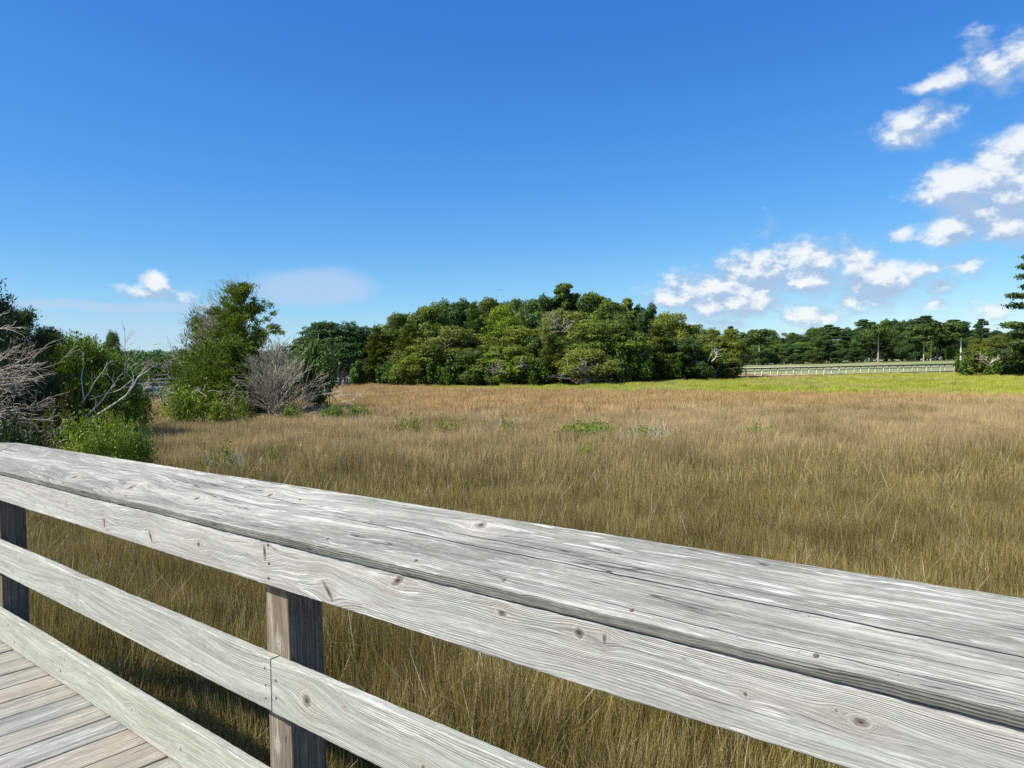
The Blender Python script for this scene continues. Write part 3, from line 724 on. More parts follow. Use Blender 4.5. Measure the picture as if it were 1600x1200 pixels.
def proto_cedar(seed, leafm, n=24000, H=10., Rb=3.4, size=.13, low=.04, lean=(0, 0), power=.85, gap=.0, bark=BARK, tuft=.42, up=.35, nb=120, nt=9, jit=.13):
    rg = np.random.RandomState(seed)
    tb = Bag(); sp = Bag()
    tb.add(*tube([(0, 0, -.3), (lean[0] * .3, lean[1] * .3, H * .35), (lean[0] * .7, lean[1] * .7, H * .7), (lean[0], lean[1], H * .99)], [.2, .15, .09, .015], 6))
    per = n // nb; C_ = []; A_ = []; B_ = []; Rn = []
    for i in range(nb):
        u = rg.uniform(low, 1.) ** 1.15; z0 = H * u; a = rg.rand() * 6.283
        L = Rb * (1 - u) ** power * rg.uniform(.55, 1.12) + .25
        o = np.array([lean[0] * u, lean[1] * u, z0 * .97]); d = np.array([math.cos(a), math.sin(a), up * rg.uniform(.3, 1.4)]); d /= np.linalg.norm(d)
        end = o + d * L + np.array([0, 0, .1 * L]); midp = o + d * L * .5 - np.array([0, 0, .06 * L])
        tb.add(*tube([o, midp, end], [.035 * (1 - u) + .012, .02, .006], 3))
        m_ = int(per * (.35 + 1.1 * L / Rb))
        t = rg.beta(2.2, 1.3, m_)
        c = (1 - t)[:, None] ** 2 * o + (2 * t * (1 - t))[:, None] * midp + (t ** 2)[:, None] * end
        # sprays: sub tufts around the branch
        tc_ = rg.normal(0, 1, (nt, 3)) * tuft * (.45 + .4 * L / Rb) * np.array([1, 1, .6]); kk = rg.randint(nt, size=m_); tt = np.linspace(.25, 1, nt)[kk]
        c = (1 - tt)[:, None] ** 2 * o + (2 * tt * (1 - tt))[:, None] * midp + (tt ** 2)[:, None] * end + tc_[kk] + rg.normal(0, jit, (m_, 3)) * np.array([1.2, 1.2, .8])
        ax = unit(d + np.array([0, 0, .45]) + rg.normal(0, .5, (m_, 3)))
        nn = unit(rg.normal(0, 1, (m_, 3)) + np.array([0, 0, .6])); bb = unit(np.cross(ax, nn))
        s = (size * rg.uniform(.6, 1.35, m_))[:, None]
        C_.append(c); A_.append(ax * s); B_.append(bb * s * .28); Rn.append(np.clip(.6 * rg.rand(m_) + .4 * rg.rand(), 0, 1))
    V, F, R_ = leaves(np.vstack(C_), np.vstack(A_), np.vstack(B_), np.concatenate(Rn))
    return (V, F, R_), tb, leafm, bark
def proto_shrub(seed, leafm, n=5000, H=1.6, R=1.2, size=.06, stems=26, bark=BARK, el=2.2, flat_=.75):
    rg = np.random.RandomState(seed); tb = Bag(); tips = []
    for i in range(stems):
        a = rg.rand() * 6.283; q = rg.rand() ** .6
        d = np.array([math.cos(a) * q * R / H * 1.1, math.sin(a) * q * R / H * 1.1, 1.])
        grow(rg, tb, (d[0] * .12, d[1] * .12, -.05), d, H * rg.uniform(.7, 1.0), .010, 1, (3, 4), .55, .06, 5, .1, .5, 3, tips, .3)
    tp = np.array([t[0] for t in tips]); k = rg.choice(len(tp), n)
    c = tp[k] + rg.normal(0, 1, (n, 3)) * np.array([.11, .11, .14]) * H / 1.6 - np.array([0, 0, .05])
    a_, b_ = rnd_leaf_axes(rg, n, np.array([0, 0, .7]) + 0 * c, size, el, .8)
    return leaves(c, a_, b_, np.clip(rg.rand(n) * .7 + .3 * rg.rand(len(tp))[k], 0, 1)), tb, leafm, bark
def meshes(key, data):
    (V, F, R_), tb, lm, bk = data
    cr = make('crown', V, F, lm, None, dict(rnd=R_), link=False)
    tm = make('trunk', np.vstack(tb.V), np.vstack(tb.F), bk, None, smooth=True, link=False)
    protos[key] = (cr, tm)
def tree(key, name, x, y, H, W_=1., rz=0, label='', cat='tree', group=None, color=(1, 1, 1), base=None, z=None, partnames=('crown', 'trunk'), H0=10.):
    cr, tm = protos[key]
    z = float(gz(x, y)) if z is None else z
    e = empty(name, (x, y, z - .03), label, cat, group, rz)
    s = H / H0; e.scale = (s * W_, s * W_, s)
    for src, pn in ((cr, partnames[0]), (tm, partnames[1])):
        o = src.copy(); o.name = pn; COL.objects.link(o); o.parent = e
        if src is cr: o.color = (*[c_ ** 1.7 for c_ in color], 1)
    return e
meshes('oakA', proto_oak(1, OAK)); meshes('oakB', proto_oak(2, OAK, wide=1.1)); meshes('oakC', proto_oak(3, OAKD, wide=.95)); meshes('oakD', proto_oak(4, OAK, 22000, wide=.9, low=.3))
meshes('oakBig', proto_oak(5, OAKD, 70000, low=.06, size=.13))
meshes('pineA', proto_pine(6, PINE)); meshes('pineB', proto_pine(7, PINE, 12000, 9, .5, .17)); meshes('pineN', proto_pine(8, PINE, 15000, 12, .12, .13, BARK))
meshes('cedA', proto_cedar(9, CEDAR, 26000, size=.18)); meshes('cedB', proto_cedar(19, CEDAR, 26000, Rb=4., size=.18))
RG = np.random.RandomState(99)
def P2(px, D): d = ray(px, 571 - .0187 * (px - 800)); return d[0] / d[1] * D
def height(px, ytop, D):           # height above the ground of a point seen at (px, ytop)
    return at(px, ytop, D)[2] - float(gz(P2(px, D), D))
def put(key, name, px, D, ytop, wpx, label, cat='tree', group=None, color=(1, 1, 1), H0=10., W0=9., **kw):
    H = height(px, ytop, D); Wm = wpx / FPX * D
    return tree(key, name, P2(px, D), D, H, Wm / (W0 * H / H0), RG.rand() * 6.28, label, cat, group, color, H0=H0, **kw)

# --- wooded island in the middle
IS = 'trees packed on the marsh island'
isl = [  # key, name, px, D, ytop, width px, colour, label
 ('oakBig','live_oak',528,108,503,105,(.75,.9,1.05),'dark rounded live oak standing alone at the left end of the wooded island'),
 ('oakC','live_oak',487,122,520,50,(.8,.9,1),'small dark oak peeping out left of the big rounded live oak'),
 ('cedA','cedar_tree',590,104,512,62,(1.0,.9,.7),'olive green cedar directly right of the rounded dark live oak'),
 ('oakA','live_oak',622,108,489,62,(.9,1,.9),'oak on the rising left shoulder of the island canopy'),
 ('cedB','cedar_tree',640,98,505,78,(1.05,1,.75),'broad yellowish cedar in front of the left shoulder of the island'),
 ('oakA','live_oak',672,112,476,70,(.95,1.05,.9),'oak on the skyline between the left shoulder and the island ridge'),
 ('oakB','live_oak',690,96,508,90,(1.0,1.0,.9),'mid green oak facing the marsh below the left shoulder'),
 ('oakC','live_oak',715,116,467,74,(.85,1,1),'dark oak at the left start of the flat island ridge'),
 ('cedA','cedar_tree',742,102,472,50,(.85,1.0,1.0),'slim upright conifer on the island ridge left of its middle'),
 ('oakA','live_oak',765,116,465,66,(1,1,.9),'oak on the flat middle of the island ridge'),
 ('oakD','live_oak',788,106,478,60,(1.2,1.3,.7),'bright yellow green tree high in the middle of the island'),
 ('oakB','live_oak',815,116,464,60,(.9,1.,1),'oak on the island ridge just left of the tallest pine'),
 ('oakC','live_oak',848,112,462,60,(.9,1.,1),'dark oak on the ridge beneath the left side of the tallest pine'),
 ('pineA','pine_tree',884,112,441,60,(1.15,1.2,.9),'tallest pine topping the wooded island'),
 ('oakA','live_oak',925,112,457,76,(.95,1.05,.9),'oak on the ridge just right of the tallest pine'),
 ('oakA','live_oak',958,108,470,60,(.9,1,.9),'oak on the falling right side of the island ridge'),
 ('pineA','pine_tree',981,110,464,34,(1.7,1.55,1.3),'pale grey green feathery tree poking up right of the island ridge'),
 ('oakC','live_oak',1006,110,474,48,(.7,.85,.9),'dark oak behind the pale feathery tree on the right side'),
 ('oakD','live_oak',1050,104,488,56,(1.2,1.15,.95),'ragged pale oak at the right shoulder with bare twigs on top'),
 ('oakB','live_oak',1095,104,505,64,(1,1,.9),'spreading oak near the right end of the island'),
 ('oakA','live_oak',1130,104,513,64,(1.05,1.05,.85),'outermost oak at the right end of the island by the far boardwalk'),
 ('pineB','pine_tree',1143,112,508,22,(.95,1.05,.9),'small flat topped pine above the right end of the island'),
 ('oakB','live_oak',735,98,520,70,(1.05,1.05,.8),'rounded oak in the lower middle left of the island front'),
 ('oakA','live_oak',655,94,540,60,(1.1,1.15,.8),'low light green oak at the foot of the yellowish cedar'),
 ('oakC','live_oak',745,91,545,60,(.95,1,.9),'dark low oak fronting the marsh left of centre'),
 ('oakB','live_oak',800,96,508,86,(1.1,1.1,.8),'broad sunlit oak in the centre of the island face'),
 ('oakA','live_oak',790,90,540,76,(1.15,1.2,.95),'low greyish green oak at the centre foot of the island'),
 ('oakC','live_oak',848,93,520,66,(.95,1,.9),'oak of middle height below the tallest pine'),
 ('cedB','cedar_tree',862,89,520,50,(.9,.85,.7),'dull olive cedar standing in the front row below the tallest pine'),
 ('oakD','live_oak',880,98,485,66,(1.15,1.1,1.15),'greyish lichen hung oak halfway up below the tallest pine'),
 ('oakB','live_oak',920,94,498,86,(1,1.05,.85),'wide oak facing the marsh right of centre'),
 ('oakD','live_oak',915,87,545,84,(1.2,1.15,1.1),'low tangled oak with pale dead limbs at the front edge'),
 ('oakA','live_oak',965,95,503,84,(.95,1.05,.85),'wide oak above the dark hollow on the island face'),
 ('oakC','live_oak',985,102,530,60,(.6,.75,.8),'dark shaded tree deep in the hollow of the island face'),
 ('cedA','cedar_tree',1030,98,505,70,(1.05,1,.9),'brownish green cedar right of the dark hollow'),
 ('oakC','live_oak',1068,99,528,60,(.85,.95,.9),'dark low oak between the brownish cedar and the right end'),
 ('oakB','live_oak',1112,101,540,60,(.95,1,.85),'low bushy oak leaning over the marsh at the right end'),
]
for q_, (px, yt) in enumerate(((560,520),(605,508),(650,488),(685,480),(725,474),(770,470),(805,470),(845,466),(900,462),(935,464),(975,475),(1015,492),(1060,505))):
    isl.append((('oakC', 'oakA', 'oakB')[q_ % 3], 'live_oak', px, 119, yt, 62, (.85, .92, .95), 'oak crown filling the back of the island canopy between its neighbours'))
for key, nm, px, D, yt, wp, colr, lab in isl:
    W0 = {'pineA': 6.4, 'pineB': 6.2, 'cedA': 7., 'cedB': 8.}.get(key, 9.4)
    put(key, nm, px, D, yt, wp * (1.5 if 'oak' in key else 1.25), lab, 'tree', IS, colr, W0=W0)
# shrubs along the island foot
meshes('bushA', proto_shrub(31, SHRUBD, 4200, 2.0, 1.5, .13, 16)); meshes('bushB', proto_shrub(32, SHRUB, 5600, 1.6, 1.5, .045, 34))
meshes('bushC', proto_shrub(33, SHRUB, 1500, 1.3, 1.0, .055, 18)); meshes('sprig', proto_shrub(35, SHRUB, 520, 1.3, 1.5, .055, 16)); meshes('bushD', proto_shrub(34, SHRUBD, 6500, 2.0, 1.9, .09, 30))
bx = [(560,100,24,'low shrub at the foot of the dark round oak'),(608,98,30,'low light shrub at the foot of the olive cedar'),(625,96,28,'small light shrub left of the low light green oak'),(700,91,30,'low shrub between two oaks on the left of the island foot'),
      (765,88,24,'low shrub left of the greyish centre oak foot'),(835,87,26,'low shrub right of the greyish centre oak foot'),(965,90,26,'low shrub before the dark hollow'),(1000,92,28,'light rounded shrub at the right of the dark hollow'),(1050,97,28,'low shrub under the ragged pale oak'),(1090,99,30,'low shrub under the spreading oak near the right end'),(680,92,30,'low shrub under the mid green oak on the left')]
for px, D, wp, lab in bx:
    put('bushA', 'shrub', px, D, 571 - .0187 * (px - 800) + 2 - RG.rand() * 10, wp * 1.3, lab, 'shrub', 'shrubs at the foot of the island', (.72, .78, .62), H0=2., W0=2.6)
def dead_limbs(px, D, y, spread, n, L, label, name='dead_branches', mat=DEAD, seed=1, r=.06, rmin=.02):
    rg = np.random.RandomState(seed); b = Bag(); z0 = at(px, y, D)[2]
    for i in range(n):
        a = rg.rand() * 6.283
        grow(rg, b, (rg.uniform(-spread, spread), rg.uniform(-.8, .8), rg.uniform(-.3, .5)), (math.cos(a), math.sin(a) * .5 - .3, .35), L * rg.uniform(.5, 1), r, 2, (4, 4), .7, .02, 5, .22, .6, 4, None, .2, rmin)
    o = b.build(name, mat, None, True); o.location = (P2(px, D), D, z0); return tag(o, label, 'branches')
dead_limbs(916, 84.5, 582, 1.2, 8, 2.1, 'pale dead limbs sprawling from the low tangled oak at the island front', seed=3)
dead_limbs(800, 86.5, 582, 1.4, 6, 2.4, 'bare grey limbs low under the centre oak of the island', mat=DEADDARK, seed=4)
dead_limbs(1108, 97, 570, .3, 3, 3.0, 'forked pale limb low in the oak at the right end of the island', seed=5, r=.12)
dead_limbs(881, 92, 515, .5, 8, 2.6, 'bare grey twigs showing in the lichen hung oak', mat=DEADDARK, seed=6, r=.05)

# --- wood beyond the far boardwalk (right)
FW_ = 'trees of the wood beyond the right boardwalk'
tops = [(1150,523),(1165,522),(1185,519),(1200,517),(1225,520),(1250,521),(1270,511),(1290,513),(1310,514),(1330,513),(1350,505),(1362,508),(1380,497),(1398,500),(1415,501),(1432,500),(1450,499),(1470,504),(1490,504),(1510,512),(1530,515),(1552,516),(1575,516),(1600,512),(1625,510)]
nm_ = {'oakA': 'live_oak', 'oakB': 'live_oak', 'oakC': 'live_oak', 'pineA': 'pine_tree', 'pineB': 'pine_tree', 'oakD': 'live_oak'}
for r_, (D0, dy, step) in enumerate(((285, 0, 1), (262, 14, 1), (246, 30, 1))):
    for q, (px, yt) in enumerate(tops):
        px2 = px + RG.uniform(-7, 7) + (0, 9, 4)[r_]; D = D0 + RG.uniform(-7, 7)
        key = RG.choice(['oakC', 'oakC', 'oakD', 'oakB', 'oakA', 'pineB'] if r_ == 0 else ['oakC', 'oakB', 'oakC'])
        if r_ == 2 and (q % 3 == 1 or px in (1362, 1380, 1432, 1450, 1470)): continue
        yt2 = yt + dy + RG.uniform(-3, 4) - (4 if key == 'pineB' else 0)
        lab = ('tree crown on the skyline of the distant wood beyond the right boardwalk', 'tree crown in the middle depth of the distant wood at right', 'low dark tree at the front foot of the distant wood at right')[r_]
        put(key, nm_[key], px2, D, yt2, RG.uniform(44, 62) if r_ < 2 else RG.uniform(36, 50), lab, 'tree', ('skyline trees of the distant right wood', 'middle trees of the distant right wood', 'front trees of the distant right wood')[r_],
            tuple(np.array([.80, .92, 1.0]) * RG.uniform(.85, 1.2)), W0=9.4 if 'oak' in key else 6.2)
for px, y0, y1, lab in ((1186,534,568,'tall pale trunk pine at the left part of the distant wood'),(1176,535,558,'thin pale trunk pine left of the tall one'),(1372,526,565,'tall pale trunk pine under the highest part of the distant wood'),(1443,526,566,'left pine of the pale trunk pair in the distant wood'),(1454,522,566,'right leaning pine of the pale trunk pair in the distant wood'),(1501,520,549,'pine with bright pale trunk above bushes near the right end')):
    D = 240 if px != 1176 else 244; tb = Bag(); X = P2(px, D); zb = float(gz(X, D)); zt = at(px, y0, D)[2]
    e = empty('pine_tree', (X, D, zb), lab, 'tree'); w_ = .21 if px != 1501 else .3
    tb.add(*tube([(0, 0, -.2), (.1, 0, (zt - zb) * .4), (.35 if px == 1454 else .1, 0, (zt - zb) * .8), (.6 if px == 1454 else .2, 0, zt - zb + 3.0)], [w_, w_ * .85, w_ * .7, w_ * .4], 7)); o = tb.build('trunk', DEADPALE if px == 1501 else PALEBARK, e, True)
    rgp = np.random.RandomState(px); cl = [(rgp.uniform(-3.4, 3.4), rgp.uniform(-1, 3), zt - zb + rgp.uniform(-1., 3.2), 1.8, 1.8, 1.0) for _ in range(14)]
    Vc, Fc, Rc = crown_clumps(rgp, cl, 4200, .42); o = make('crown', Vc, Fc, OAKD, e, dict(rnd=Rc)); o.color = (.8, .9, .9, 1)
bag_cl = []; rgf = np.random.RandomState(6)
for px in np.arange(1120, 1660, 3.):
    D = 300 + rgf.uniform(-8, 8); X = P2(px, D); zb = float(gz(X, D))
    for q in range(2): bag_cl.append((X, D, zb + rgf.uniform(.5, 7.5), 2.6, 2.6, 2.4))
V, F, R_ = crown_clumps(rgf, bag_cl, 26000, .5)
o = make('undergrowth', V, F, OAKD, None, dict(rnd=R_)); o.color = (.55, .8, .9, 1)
tag(o, 'dark undergrowth filling the depth of the distant right wood', 'undergrowth', kind='stuff')
# flat topped pine at the skyline
put('pineB', 'pine_tree', 1534, 236, 497, 30, 'flat topped pine standing above the skyline near the right edge', 'tree', None, (.7, .9, .95), W0=6.2)
# --- clump at the right edge
rt = [('pineN','pine_tree',1618,88,392,118,(.95,1.,.95),'tall dark layered pine cut by the right edge of the picture',6.6),
      ('oakB','live_oak',1584,98,518,84,(.82,.86,.75),'broad oak at the foot of the tall right edge pine',9.4),
      ('oakC','live_oak',1612,92,530,90,(.95,1.,.85),'dark oak partly out of view under the tall right edge pine',9.4),
      ('oakA','live_oak',1535,104,528,60,(1.,1.0,.8),'leftmost oak of the clump at the right edge',9.4),
      ('cedB','cedar_tree',1588,90,548,56,(1,.95,.7),'low olive cedar before the right edge oaks',8.)]
for key, nm, px, D, yt, wp, colr, lab, W0 in rt: put(key, nm, px, D, yt, wp, lab, 'tree', 'clump of trees at the right edge', colr, W0=W0)
for px, D, wp, yt, lab in ((1510, 96, 36, 562, 'low shrub where the far boardwalk ends at right'), (1530, 94, 44, 553, 'yellowish shrub beside the pale dead limb at right'), (1560, 92, 40, 560, 'green shrub right of the pale dead limb'), (1595, 90, 40, 562, 'green shrub at the far right edge')):
    put('bushA', 'shrub', px, D, yt, wp, lab, 'shrub', 'shrubs of the right edge clump', (1.0 if px == 1530 else .8, .85, .7), H0=2., W0=2.6)
dead_limbs(1545, 88, 573, .3, 4, 1.8, 'pale forked dead limb at the foot of the right clump', seed=8, r=.08)

# --- far left wood that reads as one mass
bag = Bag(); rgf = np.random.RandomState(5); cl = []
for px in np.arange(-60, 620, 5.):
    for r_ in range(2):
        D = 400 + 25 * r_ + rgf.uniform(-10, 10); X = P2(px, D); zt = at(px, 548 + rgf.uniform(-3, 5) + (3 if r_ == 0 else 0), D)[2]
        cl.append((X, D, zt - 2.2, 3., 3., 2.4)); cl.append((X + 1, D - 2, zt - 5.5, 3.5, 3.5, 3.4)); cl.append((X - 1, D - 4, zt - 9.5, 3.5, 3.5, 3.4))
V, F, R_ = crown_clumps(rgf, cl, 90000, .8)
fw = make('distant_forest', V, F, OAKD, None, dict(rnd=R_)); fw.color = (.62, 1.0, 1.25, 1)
tag(fw, 'blue green forest line far behind the cedar at the left', 'forest', kind='stuff')

# ------------------------------------------------------------------ far boardwalks
def boxV(p, q, w_, h_, up=np.array([0, 0, 1.])):
    p = np.array(p, float); q = np.array(q, float); d = unit(q - p); s = unit(np.cross(d, up if abs(d[2]) < .9 else np.array([0, 1., 0]))); u = np.cross(s, d)
    V = np.array([e + s * a * w_ / 2 + u * b * h_ / 2 for e in (p, q) for a, b in ((-1, -1), (1, -1), (1, 1), (-1, 1))])
    F = np.array([[0, 1, 2, 3], [7, 6, 5, 4], [0, 4, 5, 1], [1, 5, 6, 2], [2, 6, 7, 3], [3, 7, 4, 0]])
    return V, F
def far_walk(A, B, n, zd0, zd1, rh, label, pm, rm, dm, name='boardwalk', width=1.8, rails=(1., .55), beams=True, pw=.16, ext=0, mh=.10, stubs=()):
    e = empty(name, (A[0], A[1], 0), label, 'boardwalk'); bpy.context.view_layer.update(); inv = e.matrix_world.inverted()
    def mk(nm, V, F, mt):
        o = make(nm, V, F, mt, e); o.matrix_parent_inverse = inv; return o
    A = np.array(A, float); B = np.array(B, float); d = unit(B - A); s = np.array([-d[1], d[0]])
    if s[1] < 0: s = -s
    def p3(t, off, z): q = A + (B - A) * t + s * off; return np.array([q[0], q[1], z])
    zd = lambda t: zd0 + (zd1 - zd0) * t
    for side in (0, width):
        for k in range(n):
            t = k / (n - 1); mk('post', *boxV(p3(t, side, -.2), p3(t, side, zd(t) + rh - .03), pw, pw), pm)
        mk('cap_rail', *boxV(p3(0, side, zd0 + rh), p3(1, side, zd1 + rh), .26, .07), rm)
        mk('top_rail', *boxV(p3(0, side + .1, zd0 + rh - .12), p3(1, side + .1, zd1 + rh - .12), .05, .14), dm)
        for r_ in rails[1:]: mk('middle_rail', *boxV(p3(0, side + .1, zd0 + rh * r_), p3(1, side + .1, zd1 + rh * r_), .04, mh), rm)
    for k in stubs:
        t = k / (n - 1); mk('beam_end', *boxV(p3(t - .024, -.05, zd(t) - .3), p3(t - .004, -.05, zd(t) - .3), 1.2, .36), dm)
    mk('deck', *boxV(p3(0, width / 2, zd0 - .03), p3(1, width / 2, zd1 - .03), width, .06), rm)
    mk('edge_beam', *boxV(p3(0, .12, zd0 - .16), p3(1, .12, zd1 - .16), .06, .2), rm)
    return e
D1 = 112
A = (P2(1140, 108), 108); B = (P2(1512, 118), 118)
za = at(1160, 587, 109)[2]; zb = at(1500, 579, 118)[2]
far_walk(A, B, 17, za, zb, 1.12, 'pale railed boardwalk crossing the marsh at right before the distant wood', FARWOOD, FARWOOD, FARDARK, stubs=range(4, 14))
A = (P2(150, 56), 56); B = (P2(545, 97), 97)
far_walk(A, B, 15, 1.25, 1.3, 1.08, 'grey boardwalk half hidden behind the cedar and dead bush at left', FARWOOD, BLUEWOOD, FARDARK, rails=(1., .66, .30), pw=.12, mh=.24)

# small white car beyond, seen through the brush
carx, card = P2(280, 205), 205.; zc = float(gz(carx, card))
cz_ = at(280, 593, 205)[2]
ce = empty('parked_car', (carx, card, cz_), 'small white parked car glimpsed above the left boardwalk rail', 'car')
WHITE = simple('white_paint', (.78, .78, .78), .03, 2, .35); GLASS = simple('dark_glass', (.04, .05, .06), .1, 2, .15); TYRE = simple('tyre_rubber', (.02, .02, .02), .1, 5)
def rings_mesh(secs):              # loft of rectangles (y, halfw_bottom, halfw_top, z0, z1)
    V = []; F = []
    for (y, wb, wt, z0, z1) in secs: V += [(-wb, y, z0), (wb, y, z0), (wt, y, z1), (-wt, y, z1)]
    for i in range(len(secs) - 1):
        for j in range(4): a = i * 4 + j; b = i * 4 + (j + 1) % 4; F.append([a, b, b + 4, a + 4])
    F.append([3, 2, 1, 0]); n = len(V); F.append([n - 4, n - 3, n - 2, n - 1]); return V, F
make('body', *rings_mesh([(-2.2, .78, .72, .35, .7), (-2.05, .88, .84, .25, .85), (-1.0, .9, .86, .22, .98), (1.5, .9, .86, .22, 1.0), (2.1, .86, .8, .28, .95), (2.2, .8, .76, .4, .8)]), WHITE, ce)
make('cabin', *rings_mesh([(-1.0, .8, .78, .97, 1.02), (-.3, .8, .66, .97, 1.5), (1.2, .8, .66, .97, 1.52), (1.9, .8, .74, .97, 1.05)]), WHITE, ce)
make('windscreen', [(-.7, -.97, 1.05), (.7, -.97, 1.05), (.58, -.36, 1.47), (-.58, -.36, 1.47)], [[0, 1, 2, 3]], GLASS, ce)
for sx_ in (-1, 1):
    for yy in (-1.35, 1.35):
        V = []; F = []
        for xx in (-.1, .1):
            for k in range(12): V.append((sx_ * .82 + xx, yy + .33 * math.cos(k * math.pi / 6), .33 + .33 * math.sin(k * math.pi / 6)))
        F = [[k, (k + 1) % 12, 12 + (k + 1) % 12, 12 + k] for k in range(12)] + [[o_ + 0, o_ + k, o_ + k + 1, o_ + k + 2] for o_ in (0, 12) for k in (1, 3, 5, 7, 9)]
        make('wheel', V, F, TYRE, ce)

# ------------------------------------------------------------------ left group
meshes('cedarB', proto_cedar(51, CEDAR, 34000, 4.2, 2.4, .075, .02, (0, 0), .5, tuft=.36, up=.9))
meshes('cedarHero', proto_cedar(41, CEDAR, 70000, 7.6, 3.9, .075, .05, (.75, 0), .82, tuft=.30, nb=110, nt=6, jit=.10))
hx = P2(362, 40)
h = tree('cedarHero', 'cedar_tree', hx, 40, height(372, 440, 40), 1., 0, 'tall green cedar with bare twigs on its left side at the left of the marsh', 'tree', None, (1.15, 1.15, .9), H0=7.6)
rg = np.random.RandomState(12); bt = Bag()
for i in range(70):                # bare twigs in the crown, mostly on the left
    u = rg.uniform(.12, .97); a = rg.choice([rg.uniform(2.3, 4.0), rg.rand() * 6.28], p=[.75, .25])
    grow(rg, bt, (.9 * u, 0, 7.3 * u), (math.cos(a), math.sin(a) * .6, .45 + .5 * u), 3.5 * (1 - u) ** .7 + .7, .022, 2, (3, 4), .55, .03, 5, .12, .5, 3, None, .35, .005)
o = bt.build('bare_twigs', DEAD, h)
tree('cedarB', 'cedar_tree', P2(350, 38.5), 38.5, height(350, 530, 38.5), 1.15, 4.0, 'cedar undergrowth filling the lower middle of the tall green cedar', 'tree', None, (1., 1.05, .85), H0=4.2)
# dead grey bush to its right
rg = np.random.RandomState(14); b1 = Bag(); b2 = Bag()
for i in range(9):
    a = rg.rand() * 6.283; q = rg.uniform(.05, .5)
    grow(rg, b1, (0, 0, rg.uniform(0, .8)), (math.cos(a) * q, math.sin(a) * q, 1), rg.uniform(2.6, 3.7), .05, 3, (4, 4), .42, .02, 6, .08, .55, 4, None, .2, .006)
for i in range(34):
    a = rg.rand() * 6.283
    grow(rg, b2, (0, 0, rg.uniform(.2, 1.9)), (math.cos(a), math.sin(a), rg.uniform(.05, .8)), rg.uniform(1.5, 2.6), .03, 2, (5, 5), .5, .06, 5, .12, .6, 3, None, .2, .006)
b1.add(*tube([(0, 0, -.1), (.03, 0, 1.2), (-.03, .05, 2.6), (.02, 0, 4.1)], [.085, .07, .045, .012], 6))
for i in range(46):
    a = rg.rand() * 6.283; z = rg.uniform(.4, 3.6)
    grow(rg, b1, (0, 0, z), (math.cos(a), math.sin(a), .75 + .2 * z), (2.9 - .55 * z) * rg.uniform(.7, 1.1), .028, 2, (4, 5), .45, .02, 6, .09, .55, 3, None, .2, .006)
e = empty('dead_bush', (P2(432, 36.5), 36.5, 0), 'bare silver grey dead cedar fanning out right of the tall green cedar', 'bush')
b1.build('branches', BUSHWOOD, e); b2.build('twigs', DEADDARK, e)
# low brush behind and around
put('bushD', 'shrub', 478, 44, 547, 90, 'dull grey green shrub behind the dead cedar', 'shrub', None, (.75, .8, .8), H0=2., W0=3.4)
tree('cedarB', 'cedar_tree', P2(128, 27), 27, height(122, 528, 27), .82, .5, 'low olive green cedar behind the bleached fallen branches', 'tree', None, (1.05, 1.1, .9), H0=4.2)
tree('cedarB', 'cedar_tree', P2(170, 29), 29, height(168, 556, 29), .6, 2.5, 'small olive cedar at the right flank of the low cedar', 'tree', None, (1.0, 1.1, .9), H0=4.2)
tree('cedarB', 'cedar_tree', P2(334, 41.5), 41.5, height(338, 492, 41.5), .62, 2.0, 'left shoulder of the tall green cedar, a slimmer cedar grown into it', 'tree', None, (1.1, 1.12, .9), H0=4.2)
tree('cedarB', 'cedar_tree', P2(332, 37), 37, height(328, 560, 37), .85, 1.5, 'low cedar skirt in front of the tall green cedar', 'tree', None, (1.1, 1.1, .85), H0=4.2)
meshes('cedarL', proto_cedar(61, DCEDAR, 60000, 7.0, 3.0, .075, .03, (0, 0), .55, tuft=.36))
tree('cedarL', 'cedar_tree', P2(-40, 22), 22, height(-10, 405, 22), .72, 1.2, 'dark tall cedar at the left edge of the picture', 'tree', None, (1., 1., 1.), H0=7.)
tree('cedarL', 'cedar_tree', P2(30, 24.5), 24.5, height(40, 478, 24.5), .75, 3.2, 'dark lower cedar leaning right beside the left edge one', 'tree', None, (1.15, 1.1, .9), H0=7.)
tree('cedarL', 'cedar_tree', P2(75, 27), 27, height(70, 510, 27), .7, 5., 'dark shaded cedar deep between the left edge trees and the low cedar', 'tree', None, (.9, .85, .8), H0=7.)
# bleached limbs at the left edge
rg = np.random.RandomState(16); b1 = Bag(); b2 = Bag()
ox = P2(-60, 19.5)
for i in range(30):
    z = rg.uniform(.3, 3.9)
    grow(rg, b1, (rg.uniform(-.5, .3), rg.uniform(-.8, .6), z), (1.0, rg.uniform(-.5, .3), rg.uniform(-.05, .75)), rg.uniform(1.4, 2.9) * (1 - .1 * z), .034, 2, (3, 3), .55, -.035, 8, .13, .55, 5, None, .3, .006)
for i in range(40):
    z = rg.uniform(.2, 3.6)
    grow(rg, b2, (rg.uniform(-.5, .8), rg.uniform(-.8, .8), z), (1.0, rg.uniform(-.7, .5), rg.uniform(-.2, .8)), rg.uniform(1.0, 2.3), .018, 2, (4, 5), .6, -.02, 6, .16, .55, 3, None, .2, .005)
grow(rg, b1, (-.3, 0, 0), (.1, 0, 1), 4.4, .11, 1, (4, 4), .6, 0, 7, .08, .5, 6)
e = empty('dead_tree', (ox, 19.5, 0), 'tangle of bleached dead limbs reaching in from the left edge', 'tree')
b1.build('branches', DEAD, e, True); b2.build('twigs', DEADDARK, e)
